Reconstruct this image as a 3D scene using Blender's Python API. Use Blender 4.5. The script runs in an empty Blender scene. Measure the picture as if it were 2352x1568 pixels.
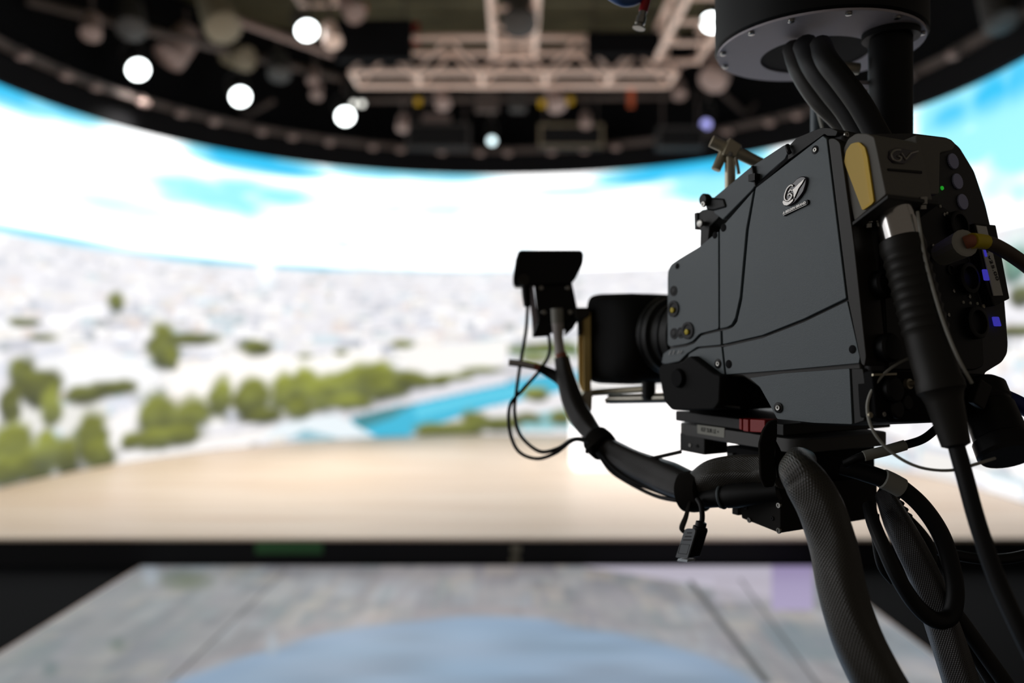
import bpy, bmesh, math, random
import numpy as np
from mathutils import Vector, Matrix

sc = bpy.context.scene
COL = sc.collection

# ------------------------------------------------------------------ camera, world, exposure
F = 1829.0            # focal length in pixels of the 2352 px frame (28 mm lens)
CX, HZ = 1176.0, 775.0  # principal column, horizon row
E = 1.55              # eye height
cam = bpy.data.cameras.new('camera'); co = bpy.data.objects.new('camera', cam); COL.objects.link(co)
co.location = (0, 0, E); co.rotation_euler = (math.pi/2, 0, 0)
cam.sensor_width = 36.0; cam.lens = 36.0*F/2352.0
cam.shift_y = -(784.0-HZ)/2352.0
cam.clip_start = 0.02; cam.clip_end = 60
cam.dof.use_dof = True; cam.dof.focus_distance = 0.86; cam.dof.aperture_fstop = 1.9
sc.camera = co
w = bpy.data.worlds.new('studio_ambient'); sc.world = w; w.use_nodes = True
w.node_tree.nodes['Background'].inputs[0].default_value = (1.0, 0.86, 0.72, 1)
w.node_tree.nodes['Background'].inputs[1].default_value = 0.062
vs = sc.view_settings
vs.view_transform = 'Standard'; vs.look = 'None'; vs.gamma = 1.0; vs.use_curve_mapping = False
vs.exposure = 0.0

# ------------------------------------------------------------------ small maths
def V(*a): return Vector(a)
def ray(px, py): return V((px-CX)/F, 1.0, (HZ-py)/F)
EYE = V(0, 0, E)
def at(px, py, Y): return EYE + ray(px, py)*Y
class Plane:
    def __init__(s, p, n): s.p = Vector(p); s.n = Vector(n).normalized()
    def hit(s, px, py):
        r = ray(px, py); return EYE + r*((s.p-EYE).dot(s.n)/r.dot(s.n))
    def off(s, d): return Plane(s.p + s.n*d, s.n)
def rounded(pts, r, seg=4):
    """round every corner of a polygon by about r"""
    out = []; n = len(pts); pts = [Vector((p[0], p[1])) for p in pts]
    for i, p in enumerate(pts):
        a, b = pts[i-1], pts[(i+1) % n]
        d1, d2 = (a-p), (b-p)
        l = min(r, d1.length*0.45, d2.length*0.45)
        q1, q2 = p+d1.normalized()*l, p+d2.normalized()*l
        for k in range(seg+1):
            t = k/seg; out.append(((1-t)**2*q1 + 2*t*(1-t)*p + t*t*q2)[:])
    return out
def spline(pts, n=8):
    P = [Vector(p) for p in pts]; P = [2*P[0]-P[1]] + P + [2*P[-1]-P[-2]]
    out = []
    for i in range(1, len(P)-2):
        a, b, c, d = P[i-1:i+3]
        for k in range(n):
            t = k/n
            out.append(0.5*((2*b) + (c-a)*t + (2*a-5*b+4*c-d)*t*t + (3*b-a-3*c+d)*t**3))
    out.append(P[-2]); return out
def lin(r, g, b):
    f = lambda c: (c/255/12.92) if c/255 <= 0.04045 else ((c/255+0.055)/1.055)**2.4
    return (f(r), f(g), f(b))

# ------------------------------------------------------------------ materials
def mat(name, base, rough=0.5, metal=0.0, bump=0.0, scale=400.0, spec=0.5, emit=None, estr=0.0, vary=0.0, coat=0.0):
    m = bpy.data.materials.new(name); m.use_nodes = True
    nt = m.node_tree; b = nt.nodes['Principled BSDF']
    b.inputs['Base Color'].default_value = (*base, 1); b.inputs['Roughness'].default_value = rough
    b.inputs['Metallic'].default_value = metal; b.inputs['Specular IOR Level'].default_value = spec
    b.inputs['Coat Weight'].default_value = coat
    if emit: b.inputs['Emission Color'].default_value = (*emit, 1); b.inputs['Emission Strength'].default_value = estr
    if bump or vary:
        tc = nt.nodes.new('ShaderNodeTexCoord'); nz = nt.nodes.new('ShaderNodeTexNoise')
        nz.inputs['Scale'].default_value = scale; nz.inputs['Detail'].default_value = 3
        nt.links.new(tc.outputs['Object'], nz.inputs['Vector'])
    if bump:
        bp = nt.nodes.new('ShaderNodeBump'); bp.inputs['Strength'].default_value = bump; bp.inputs['Distance'].default_value = 0.0006
        nt.links.new(nz.outputs['Fac'], bp.inputs['Height']); nt.links.new(bp.outputs['Normal'], b.inputs['Normal'])
    if vary:
        mx = nt.nodes.new('ShaderNodeMix'); mx.data_type = 'RGBA'
        mx.inputs[6].default_value = tuple(c*(1-vary) for c in base)+(1,); mx.inputs[7].default_value = tuple(min(1, c*(1+vary)) for c in base)+(1,)
        nt.links.new(nz.outputs['Fac'], mx.inputs[0]); nt.links.new(mx.outputs[2], b.inputs['Base Color'])
    return m
def braid(name, c0, c1, su, sv, rough=0.35):
    """woven sleeve: two crossing diagonal thread families in the tube's own uv"""
    m = bpy.data.materials.new(name); m.use_nodes = True; nt = m.node_tree; b = nt.nodes['Principled BSDF']
    uv = nt.nodes.new('ShaderNodeUVMap'); sp = nt.nodes.new('ShaderNodeSeparateXYZ'); nt.links.new(uv.outputs[0], sp.inputs[0])
    def math_(op, a, bb):
        n = nt.nodes.new('ShaderNodeMath'); n.operation = op
        for i, x in enumerate((a, bb)):
            if x is None: continue
            if isinstance(x, (int, float)): n.inputs[i].default_value = x
            else: nt.links.new(x, n.inputs[i])
        return n.outputs[0]
    u = math_('MULTIPLY', sp.outputs[0], su); v = math_('MULTIPLY', sp.outputs[1], sv)
    s1 = math_('SINE', math_('MULTIPLY', math_('ADD', u, v), 6.2832), None)
    s2 = math_('SINE', math_('MULTIPLY', math_('SUBTRACT', u, v), 6.2832), None)
    h = math_('MAXIMUM', s1, s2); f = math_('MULTIPLY_ADD', h, 0.5); f.node.inputs[2].default_value = 0.5
    mx = nt.nodes.new('ShaderNodeMix'); mx.data_type = 'RGBA'; mx.inputs[6].default_value = (*c0, 1); mx.inputs[7].default_value = (*c1, 1)
    nt.links.new(f, mx.inputs[0]); nt.links.new(mx.outputs[2], b.inputs['Base Color'])
    bp = nt.nodes.new('ShaderNodeBump'); bp.inputs['Strength'].default_value = 0.6; bp.inputs['Distance'].default_value = 0.0008
    nt.links.new(f, bp.inputs['Height']); nt.links.new(bp.outputs['Normal'], b.inputs['Normal'])
    b.inputs['Roughness'].default_value = rough; b.inputs['Specular IOR Level'].default_value = 0.6
    return m
def screen_mat(name, strength, rough=0.6, base=(0.01, 0.01, 0.01)):
    m = bpy.data.materials.new(name); m.use_nodes = True; nt = m.node_tree; b = nt.nodes['Principled BSDF']
    b.inputs['Base Color'].default_value = (*base, 1); b.inputs['Roughness'].default_value = rough
    a = nt.nodes.new('ShaderNodeAttribute'); a.attribute_name = 'picture'
    nt.links.new(a.outputs['Color'], b.inputs['Emission Color']); b.inputs['Emission Strength'].default_value = strength
    return m

M = {}
M['body'] = mat('graphite_paint', (0.140, 0.172, 0.188), 0.44, 0.0, 0.35, 1500, 0.5)
M['rail'] = mat('slate_anodised', (0.12, 0.145, 0.16), 0.5, 0.0, 0.1, 800)
M['dark'] = mat('dark_grey_plastic', (0.032, 0.032, 0.031), 0.5, 0, 0.2, 900, 0.35)
M['adapter'] = mat('adapter_grey', (0.22, 0.212, 0.19), 0.6, 0, 0.2, 900, 0.3)
M['rear'] = mat('rear_panel_grey', (0.065, 0.065, 0.068), 0.55, 0, 0.2, 900, 0.3)
M['edge'] = mat('brown_black_rubber', (0.027, 0.024, 0.019), 0.42, spec=0.4)
M['black'] = mat('black_plastic', (0.007, 0.007, 0.0075), 0.45, spec=0.3)
M['matte'] = mat('matte_black', (0.008, 0.008, 0.009), 0.8, spec=0.2)
M['rubber'] = mat('black_rubber', (0.009, 0.009, 0.0095), 0.55, spec=0.35)
M['hood'] = mat('hood_black', (0.009, 0.009, 0.009), 0.75, spec=0.25)
M['boot'] = mat('boot_rubber', (0.024, 0.022, 0.019), 0.5, spec=0.35)
M['chrome'] = mat('chrome', (0.75, 0.73, 0.70), 0.16, 1.0)
M['steel'] = mat('dull_steel', (0.55, 0.52, 0.45), 0.33, 1.0)
M['nickel'] = mat('aged_nickel', (0.62, 0.56, 0.42), 0.42, 0.6)
M['screw'] = mat('screw_steel', (0.42, 0.41, 0.38), 0.3, 1.0)
M['gold'] = mat('gold_anodised', (0.95, 0.70, 0.25), 0.55, 0.1)
M['alu'] = mat('plate_anodised', (0.040, 0.040, 0.040), 0.45, 0.0, 0.1, 900, 0.3)
M['gear'] = mat('gearbox_black', (0.030, 0.028, 0.026), 0.7, spec=0.15)
M['alu2'] = mat('plate_grey', (0.085, 0.083, 0.08), 0.45)
M['red'] = mat('red_anodised', (0.42, 0.012, 0.010), 0.35)
M['yellow'] = mat('yellow_plastic', (0.95, 0.60, 0.01), 0.45)
M['yellow_face'] = mat('amber_cover', (0.98, 0.68, 0.16), 0.6)
M['label'] = mat('label_tape', (0.46, 0.46, 0.40), 0.55)
M['tape'] = mat('white_tape', (0.85, 0.85, 0.80), 0.55)
M['ink'] = mat('label_ink', (0.012, 0.012, 0.012), 0.6)
M['silver_ink'] = mat('silver_lettering', (0.55, 0.53, 0.50), 0.3, 0.7)
M['badge'] = mat('plum_black_enamel', (0.022, 0.012, 0.024), 0.15, coat=0.6)
M['cap'] = mat('blue_grey_cap', (0.48, 0.50, 0.76), 0.6)
M['bluelit'] = mat('lit_blue_led', (0.02, 0.02, 0.2), 0.3, emit=(0.07, 0.06, 0.75), estr=0.42)
M['greenlit'] = mat('lit_green_led', (0.0, 0.1, 0.0), 0.3, emit=(0.02, 0.5, 0.03), estr=0.5)
M['yellow_dot'] = mat('yellow_dot', (0.85, 0.66, 0.02), 0.5)
M['greyplug'] = mat('grey_plug', (0.50, 0.50, 0.45), 0.65)
M['brown'] = mat('brown_cable', (0.12, 0.085, 0.06), 0.6)
M['rust'] = mat('rust_band', (0.50, 0.17, 0.10), 0.6)
M['blue'] = mat('blue_rubber', (0.012, 0.03, 0.20), 0.45)
M['velcro'] = mat('velcro_fuzz', (0.016, 0.014, 0.012), 0.95, 0, 0.9, 2500, 0.1)
M['cover'] = mat('pale_grey_cover', (0.62, 0.57, 0.62), 0.6)
M['drum'] = mat('drum_black', (0.007, 0.008, 0.009), 0.55, spec=0.3)
M['post'] = mat('blue_grey_post', (0.10, 0.13, 0.15), 0.4)
M['dongle'] = mat('dongle_grey', (0.19, 0.205, 0.22), 0.5)
M['plugmetal'] = mat('plug_shell', (0.62, 0.68, 0.72), 0.4, 0.3)
M['wrap'] = mat('grey_heatshrink', (0.75, 0.70, 0.68), 0.5)
M['braid'] = braid('braided_sleeve', (0.006, 0.006, 0.006), (0.07, 0.064, 0.052), 44, 6.5, 0.32)
M['braid_fine'] = braid('fine_braided_sleeve', (0.008, 0.008, 0.009), (0.07, 0.066, 0.066), 44, 6.5, 0.35)
M['truss'] = mat('pale_aluminium', (0.95, 0.73, 0.63), 0.5, 0.0)
M['pipe'] = mat('dull_pipe', (0.085, 0.066, 0.06), 0.6)
M['fixture'] = mat('lamp_housing', (0.035, 0.033, 0.032), 0.6)
M['pinkish'] = mat('primer_pink_metal', (0.29, 0.21, 0.19), 0.6)
M['cream'] = mat('cream_painted_metal', (0.20, 0.17, 0.115), 0.6)
M['lamp_on'] = mat('lit_lens', (0.8, 0.8, 0.8), 0.4, emit=(0.93, 1.0, 1.0), estr=9.0)
M['lamp_dim'] = mat('dim_lens', (0.6, 0.6, 0.6), 0.4, emit=(0.72, 0.95, 1.0), estr=2.2)
M['lamp_violet'] = mat('violet_lens', (0.3, 0.3, 0.5), 0.4, emit=(0.36, 0.36, 0.85), estr=1.3)
M['lamp_small'] = mat('small_lens', (0.5, 0.5, 0.5), 0.4, emit=(0.85, 0.85, 0.78), estr=2.0)
M['deck'] = mat('olive_decking', (0.15, 0.14, 0.085), 0.7, vary=0.5, scale=3)
M['soffit'] = mat('black_drape', (0.006, 0.006, 0.007), 0.9, spec=0.1)
M['floor'] = mat('charcoal_floor', (0.0055, 0.006, 0.0068), 0.85, vary=0.15, scale=4, spec=0.05)
M['desk'] = mat('emissive_white_panel', (0.85, 0.85, 0.86), 0.4, emit=(1, 1, 1.02), estr=1.3)
M['whitetop'] = mat('white_laminate', (0.85, 0.85, 0.86), 0.35)
M['orange'] = mat('orange_strap', (0.5, 0.10, 0.03), 0.6)
M['patchgreen'] = mat('flat_green', (0.02, 0.11, 0.025), 0.6)
M['tapepale'] = mat('pale_tape', (0.22, 0.20, 0.14), 0.6)
def wood():
    m = bpy.data.materials.new('pale_wood_planks'); m.use_nodes = True; nt = m.node_tree; b = nt.nodes['Principled BSDF']
    tc = nt.nodes.new('ShaderNodeTexCoord'); mp = nt.nodes.new('ShaderNodeMapping'); mp.inputs['Scale'].default_value = (0.35, 5.0, 1)
    nz = nt.nodes.new('ShaderNodeTexNoise'); nz.inputs['Scale'].default_value = 1.6; nz.inputs['Detail'].default_value = 6
    cr = nt.nodes.new('ShaderNodeValToRGB')
    cr.color_ramp.elements[0].position = 0.30; cr.color_ramp.elements[0].color = (0.66, 0.49, 0.355, 1)
    cr.color_ramp.elements[1].position = 0.72; cr.color_ramp.elements[1].color = (0.82, 0.69, 0.56, 1)
    nt.links.new(tc.outputs['Object'], mp.inputs[0]); nt.links.new(mp.outputs[0], nz.inputs['Vector'])
    nt.links.new(nz.outputs['Fac'], cr.inputs[0]); nt.links.new(cr.outputs[0], b.inputs['Base Color'])
    b.inputs['Roughness'].default_value = 0.42
    return m
M['wood'] = wood()

# ------------------------------------------------------------------ object helpers
OFF = {}
def tag(o, label=None, cat=None, group=None, kind=None):
    if label: o['label'] = label
    if cat: o['category'] = cat
    if group: o['group'] = group
    if kind: o['kind'] = kind
    return o
def thing(name, loc, label, cat, group=None):
    o = bpy.data.objects.new(name, None); COL.objects.link(o); o.location = loc; o.empty_display_size = 0.05
    OFF[o] = Vector(loc); return tag(o, label, cat, group)
def link(name, verts, faces, m, parent=None, bevel=0.0, seg=2, smooth=True, angle=38, uv=None):
    verts = [Vector(v) for v in verts]
    if parent is not None: off = OFF[parent]
    else:
        lo = [min(v[i] for v in verts) for i in range(3)]; hi = [max(v[i] for v in verts) for i in range(3)]
        off = V((lo[0]+hi[0])/2, (lo[1]+hi[1])/2, lo[2])
    me = bpy.data.meshes.new(name); me.from_pydata([(v-off)[:] for v in verts], [], faces)
    bm = bmesh.new(); bm.from_mesh(me); bmesh.ops.recalc_face_normals(bm, faces=bm.faces); bm.to_mesh(me); bm.free()
    if uv:
        lay = me.uv_layers.new(name='UVMap')
        for lp in me.loops: lay.data[lp.index].uv = uv[lp.vertex_index]
    if smooth:
        me.polygons.foreach_set('use_smooth', [True]*len(me.polygons))
        me.set_sharp_from_angle(angle=math.radians(angle))
    me.materials.append(m)
    o = bpy.data.objects.new(name, me); COL.objects.link(o)
    if parent is not None: o.parent = parent
    else: o.location = off
    OFF[o] = off
    if bevel:
        md = o.modifiers.new('bevel', 'BEVEL'); md.width = bevel; md.segments = seg; md.limit_method = 'ANGLE'
        md.angle_limit = math.radians(40); md.harden_normals = True
    return o
class G:
    """geometry collector"""
    def __init__(s): s.v = []; s.f = []; s.uv = []
    def add(s, v, f):
        n = len(s.v); s.v += [Vector(x) for x in v]; s.f += [[i+n for i in q] for q in f]; return s
    def prism(s, pts3, ext):
        n = len(pts3); ext = Vector(ext)
        return s.add(list(pts3)+[p+ext for p in pts3], [list(range(n))[::-1], list(range(n, 2*n))]+[[i, (i+1) % n, (i+1) % n+n, i+n] for i in range(n)])
    def obox(s, c, e1, e2, e3):
        c = Vector(c); vs_ = [c+e1*i+e2*j+e3*k for i in (-1, 1) for j in (-1, 1) for k in (-1, 1)]
        return s.add(vs_, [(0, 1, 3, 2), (4, 6, 7, 5), (0, 4, 5, 1), (2, 3, 7, 6), (0, 2, 6, 4), (1, 5, 7, 3)])
    def box(s, x0, y0, z0, x1, y1, z1):
        return s.obox(((x0+x1)/2, (y0+y1)/2, (z0+z1)/2), V((x1-x0)/2, 0, 0), V(0, (y1-y0)/2, 0), V(0, 0, (z1-z0)/2))
    def sweep(s, path, rad, n=12, flat=1.0, caps=True, up=None, lump=0.0):
        P = [Vector(p) for p in path]; m = len(P)
        R = rad if isinstance(rad, (list, tuple)) else [rad]*m
        if len(R) != m: R = [float(np.interp(i/(m-1), np.linspace(0, 1, len(R)), R)) for i in range(m)]
        T = [(P[min(i+1, m-1)]-P[max(i-1, 0)]).normalized() for i in range(m)]
        u = Vector(up) if up else (V(0, 0, 1) if abs(T[0].z) < 0.9 else V(1, 0, 0))
        N = (u-T[0]*u.dot(T[0])).normalized(); vv = []; ln = 0.0; base = len(s.v); uvs = []
        for i in range(m):
            if i: ln += (P[i]-P[i-1]).length; N = (N-T[i]*N.dot(T[i])).normalized()
            B = T[i].cross(N)
            for k in range(n+1):
                a = 2*math.pi*k/n; vv.append(P[i]+(N*math.cos(a)+B*math.sin(a)*flat)*R[i]*(1+lump*math.sin(5*a+.6*math.sin(i*.21))+.6*lump*math.sin(3*a+i*.09))); uvs.append((k/n, ln*40))
        q = n+1
        ff = [(i*q+k, i*q+k+1, (i+1)*q+k+1, (i+1)*q+k) for i in range(m-1) for k in range(n)]
        if caps: ff += [list(range(n))[::-1], [(m-1)*q+k for k in range(n)]]
        s.uv += [(0, 0)]*(base-len(s.uv)) + uvs
        return s.add(vv, ff)
    def lathe(s, o, d, prof, n=24):
        o, d = Vector(o), Vector(d).normalized(); u = V(0, 0, 1) if abs(d.z) < 0.9 else V(1, 0, 0)
        a = (u-d*u.dot(d)).normalized(); b = d.cross(a); vv = []
        for t, r in prof:
            for k in range(n):
                an = 2*math.pi*k/n; vv.append(o+d*t+(a*math.cos(an)+b*math.sin(an))*max(r, 1e-5))
        ff = [(i*n+k, i*n+(k+1) % n, (i+1)*n+(k+1) % n, (i+1)*n+k) for i in range(len(prof)-1) for k in range(n)]
        ff += [list(range(n))[::-1], [(len(prof)-1)*n+k for k in range(n)]]
        return s.add(vv, ff)
    def tube(s, a, b, r, n=10): 
        a, b = Vector(a), Vector(b); return s.lathe(a, b-a, [(0, r), ((b-a).length, r)], n)
    def loft(s, secs):
        n = len(secs[0]); vv = [p for q in secs for p in q]; m = len(secs)
        ff = [(i*n+k, i*n+(k+1) % n, (i+1)*n+(k+1) % n, (i+1)*n+k) for i in range(m-1) for k in range(n)]
        ff += [list(range(n))[::-1], [(m-1)*n+k for k in range(n)]]
        return s.add(vv, ff)
    def link(s, name, m, parent=None, **k):
        if s.uv: s.uv += [(0, 0)]*(len(s.v)-len(s.uv))
        return link(name, s.v, s.f, m, parent, uv=s.uv or None, **k)
def text_mesh(txt):
    cu = bpy.data.curves.new('t', 'FONT'); cu.body = txt; cu.resolution_u = 3; ob = bpy.data.objects.new('t', cu); COL.objects.link(ob)
    dg = bpy.context.evaluated_depsgraph_get(); me = ob.evaluated_get(dg).to_mesh()
    v = [tuple(x.co) for x in me.vertices]; f = [tuple(p.vertices) for p in me.polygons]
    ob.evaluated_get(dg).to_mesh_clear(); bpy.data.objects.remove(ob); bpy.data.curves.remove(cu)
    x0, x1 = min(a[0] for a in v), max(a[0] for a in v); y0, y1 = min(a[1] for a in v), max(a[1] for a in v)
    return [((a[0]-x0)/(x1-x0), (a[1]-y0)/(y1-y0)) for a in v], f
def lettering(name, txt, p0, p1, up, h, m, parent, lift):
    v, f = text_mesh(txt); p0, p1 = Vector(p0), Vector(p1)
    e = p1-p0; up = Vector(up).normalized()*h; lift = Vector(lift)
    g = G(); g.add([p0+e*x+up*y+lift for x, y in v], f); g.add([p0+e*x+up*y for x, y in v], f)
    return link(name, g.v, g.f, m, parent, smooth=False)
def dup(root, loc, label=None, rot=None):
    r = root.copy(); COL.objects.link(r); r.location = loc
    if label: r['label'] = label
    if rot: r.rotation_euler = rot
    for ch in root.children:
        c = ch.copy(); COL.objects.link(c); c.parent = r
        for g in ch.children:
            d = g.copy(); COL.objects.link(d); d.parent = c
    return r

# ------------------------------------------------------------------ studio shell
WC = V(-0.22, 6.72, 0); WR = 4.42; STAGE_Z = 0.197; WTOP = 3.83; FRONT_Y = 5.38
def wall_pt(th, z, r=WR):
    """half circle round the stage, with unseen straight runs added beyond both ends"""
    if abs(th) > math.pi/2: return V(WC.x+math.copysign(r, th), WC.y-(abs(th)-math.pi/2)*WR, z)
    return V(WC.x+r*math.sin(th), WC.y+r*math.cos(th), z)
def wall_sz(px, py):
    u = (px-CX)/F; A = u*u+1; B = -2*(u*WC.x+WC.y); C = WC.x**2+WC.y**2-WR*WR
    t = (-B+math.sqrt(max(0, B*B-4*A*C)))/(2*A)
    return math.atan2(u*t-WC.x, t-WC.y)*WR, E+(HZ-py)/F*t
o = G().box(-7, -1.5, -0.06, 7, 12.5, 0).link('floor', M['floor'], smooth=False); tag(o, 'charcoal studio floor', kind='structure')
o = G().box(-7, -1.5, 5.66, 7, 12.5, 5.76)
for i in range(34): o.box(-7, 1.0+i*0.33, 5.58, 7, 1.12+i*0.33, 5.66)
tag(o.link('ceiling', M['deck'], smooth=False), 'olive corrugated studio ceiling', kind='structure')
TH0, TH1 = math.radians(-178), math.radians(102)  # long left run is unseen, added so the screen lights the camera's side
def ring(r0, r1, z0, z1, n=140):
    s = []
    for i in range(n+1):
        th = TH0+(TH1-TH0)*i/n; s.append([wall_pt(th, z0, r0), wall_pt(th, z0, r1), wall_pt(th, z1, r1), wall_pt(th, z1, r0)])
    return G().loft(s)
tag(ring(4.62, 4.68, 0, 5.575).link('wall_back', M['soffit']), 'black curved studio wall behind the screen', kind='structure')

# --- pictures on the LED surfaces (what the screens show), computed on a grid
rng = np.random.default_rng(7); random.seed(5)
def vnoise(W, H, cx, cy):
    g = rng.random((cy+2, cx+2)); x = np.linspace(0, cx, W, endpoint=False); y = np.linspace(0, cy, H, endpoint=False)
    xi, yi = x.astype(int), y.astype(int); fx, fy = x-xi, y-yi; fx = fx*fx*(3-2*fx); fy = (fy*fy*(3-2*fy))[:, None]
    a = g[yi][:, xi]*(1-fx)+g[yi][:, xi+1]*fx; b = g[yi+1][:, xi]*(1-fx)+g[yi+1][:, xi+1]*fx
    return a*(1-fy)+b*fy
NS, NZ = 900, 160
S0, S1 = TH0*WR, TH1*WR
sx = np.linspace(S0, S1, NS); zz = np.linspace(STAGE_Z+0.002, WTOP, NZ)
SX, ZZ = np.meshgrid(sx, zz)
pic = np.ones((NZ, NS, 3))*2.1
def mixin(mask, col): pic[:] = pic*(1-mask[..., None])+np.array(col)*mask[..., None]
HOR = 2.50
cl = 0.6*vnoise(NS, NZ, 26, 13)+0.3*vnoise(NS, NZ, 60, 26)+0.1*vnoise(NS, NZ, 130, 50)
def blob(px, py, rs, rz, soft=0.5):
    s, z = wall_sz(px, py); d = np.sqrt(((SX-s)/rs)**2+((ZZ-z)/rz)**2)
    return np.clip((1-d)/soft, 0, 1)
blue = np.zeros((NZ, NS))
for px, py, rs, rz, k in ((20, 215, .9, .22, 1.0), (130, 250, .8, .16, .75), (560, 365, 1.0, .2, 1.0), (640, 385, .9, .16, .9), (850, 400, 1.1, .12, .5), (1000, 408, 1.2, .10, .5),
                          (300, 365, .9, .3, .35), (420, 425, 1.3, .26, .42), (560, 430, .9, .22, .4), (700, 480, 1.2, .15, .18), (900, 520, 1.6, .15, .12), (1250, 520, 1.6, .14, .10),
                          (1580, 385, 1.3, .22, .95), (1480, 405, 1.0, .16, .8), (1660, 380, .9, .3, .9), (2280, 215, .55, .45, .9), (2180, 270, .6, .35, .75), (2340, 190, .5, .6, .85), (2340, 330, .9, .5, .5), (2250, 330, .9, .35, .5), (2300, 420, .9, .4, .3), (230, 320, 1.0, .24, .3), (480, 450, 1.6, .3, .42), (640, 450, 1.2, .25, .36), (1620, 430, 1.2, .3, .45), (1000, 470, 2.0, .2, .22), (300, 480, 2.0, .3, .24), (1300, 440, 1.6, .14, .3), (860, 560, 2.4, .14, .2)):
    blue = np.maximum(blue, k*blob(px, py, rs, rz, 0.8))
blue = np.clip(blue*(1.6-1.1*cl)+0.2*np.clip((cl-.54)/.2, 0, 1)*np.clip((SX+4.6)/1.2, 0, 1), 0, 1)
mixin(np.clip(blue*2.6-.05, 0, 1), (0.38, 0.95, 1.12)); mixin(np.clip(blue*1.9-0.75, 0, 1)*np.clip((ZZ-3.42)/.25, 0, 1), (0.03, 0.58, 0.96))
grey = np.clip((vnoise(NS, NZ, 20, 16)-0.55)*2.2, 0, 1)*0.5
mixin(grey*(blue < .2), (0.95, 0.97, 1.05))
# city below the horizon
city = (ZZ < HOR)
base = np.array((0.86, 0.85, 0.89))
pic[city] = base
nb = 0.5*vnoise(NS, NZ, 300, 90)+0.5*vnoise(NS, NZ, 90, 40)
pic[city] *= (0.86+0.30*nb[city])[:, None]
pal = [(1.05, 1.03, 1.0), (1.1, 1.1, 1.12), (.95, .93, .90), (.62, .63, .70), (.72, .74, .82), (.80, .70, .66), (.50, .53, .60), (.92, .86, .78), (.66, .78, .84), (1.12, 1.1, 1.1), (1.0, .98, .98), (.42, .45, .46)]
order = sorted(rng.random(2600))
for d in order:           # d: 0 far .. 1 near
    z = HOR-0.03-(d**1.25)*(HOR-0.25); s = S0+rng.random()*(S1-S0)
    hw = (0.07+0.36*d)*(0.4+rng.random()); hh = (0.03+0.12*d)*(0.5+rng.random())
    c = np.array(pal[rng.integers(len(pal))]); far = 1-d; c = c*(1-0.3*far)+np.array((0.92, 0.92, 0.95))*0.3*far
    i0, i1 = np.searchsorted(sx, [s-hw/2, s+hw/2]); j0, j1 = np.searchsorted(zz, [z-hh/2, min(z+hh/2, HOR-0.02)])
    pic[j0:max(j0+1, j1), i0:max(i0+1, i1)] = c*(0.9+0.2*rng.random())
haze = np.clip(1-(HOR-ZZ)/0.75, 0, 1)*city
mixin(haze*0.25, (0.93, 0.93, 0.96))
for px, py, rs, rz, k in ((40, 530, 1.2, .045, .95), (140, 548, 1.0, .04, .7), (280, 572, 1.4, .05, .4), (460, 596, 1.0, .045, .65), (560, 604, 1.0, .04, .45), (700, 612, .8, .05, .5), (740, 616, .7, .03, .4), (950, 620, 1.4, .04, .25), (1150, 618, 1.2, .04, .25)):
    mixin(min(1, k*1.35)*blob(px, py, rs, rz*1.2, .7), (0.05, 0.62, 0.88))
mixin(blob(610, 600, .16, .42, .8), (1.2, 1.25, 1.3))
# large pale buildings, quay, river
def poly(pts, col, soft=False):
    q = [wall_sz(*p) for p in pts]; ins = np.zeros((NZ, NS), bool); n = len(q)
    for i in range(n):
        (x0, y0), (x1, y1) = q[i-1], q[i]
        if y0 == y1: continue
        ins ^= ((y0 > ZZ) != (y1 > ZZ)) & (SX < (x1-x0)*(ZZ-y0)/(y1-y0)+x0)
    mixin(ins.astype(float), col)
poly([(390, 850), (600, 800), (700, 820), (690, 900), (480, 930), (400, 905)], (1.08, 1.04, 1.0))
poly([(80, 830), (240, 800), (370, 850), (360, 900), (150, 900)], (1.0, 1.0, 1.02))
poly([(600, 840), (850, 800), (900, 850), (640, 940)], (1.08, 1.05, 1.0))
poly([(20, 930), (250, 930), (240, 985), (30, 990)], (.85, .84, .80))
poly([(230, 960), (330, 940), (330, 1040), (240, 1075)], (1.0, .98, .97))
poly([(900, 800), (1165, 780), (1165, 860), (960, 890)], (1.0, .98, .95))
poly([(0, 1085), (300, 1035), (560, 985), (700, 930), (860, 905), (1000, 870), (1170, 835), (1330, 830), (1330, 860), (1170, 890), (960, 920), (810, 958), (660, 985), (450, 1040), (150, 1098), (0, 1120)], (.66, .65, .69))
poly([(250, 1050), (600, 985), (800, 950), (620, 1010), (400, 1050), (200, 1095)], (1.0, .97, .95))
poly([(804, 959), (951, 923), (1078, 895), (1206, 868), (1330, 850), (1330, 890), (1206, 918), (1110, 938), (998, 976), (905, 1015), (830, 1010)], (0.055, 0.50, 0.72))
poly([(950, 938), (1100, 905), (1206, 884), (1206, 905), (1100, 925), (960, 960)], (0.12, 0.64, 0.85))
poly([(804, 959), (900, 935), (960, 925), (900, 960), (830, 985)], (0.06, 0.26, 0.30))
poly([(860, 940), (960, 905), (1165, 850), (1165, 880), (960, 925)], (.80, .79, .84))
poly([(600, 1005), (650, 970), (770, 950), (865, 1005)], (0.86, 0.94, 0.98)); poly([(660, 1010), (700, 985), (790, 1010)], (0.30, 0.55, 0.64))
poly([(1010, 975), (1090, 945), (1330, 895), (1330, 1005), (960, 1010)], (.86, .84, .86))
poly([(1180, 960), (1330, 930), (1330, 985), (1200, 990)], (.30, .60, .64))
poly([(1166, 798), (1290, 780), (1330, 790), (1330, 815), (1170, 815)], (.16, .24, .10))
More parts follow.
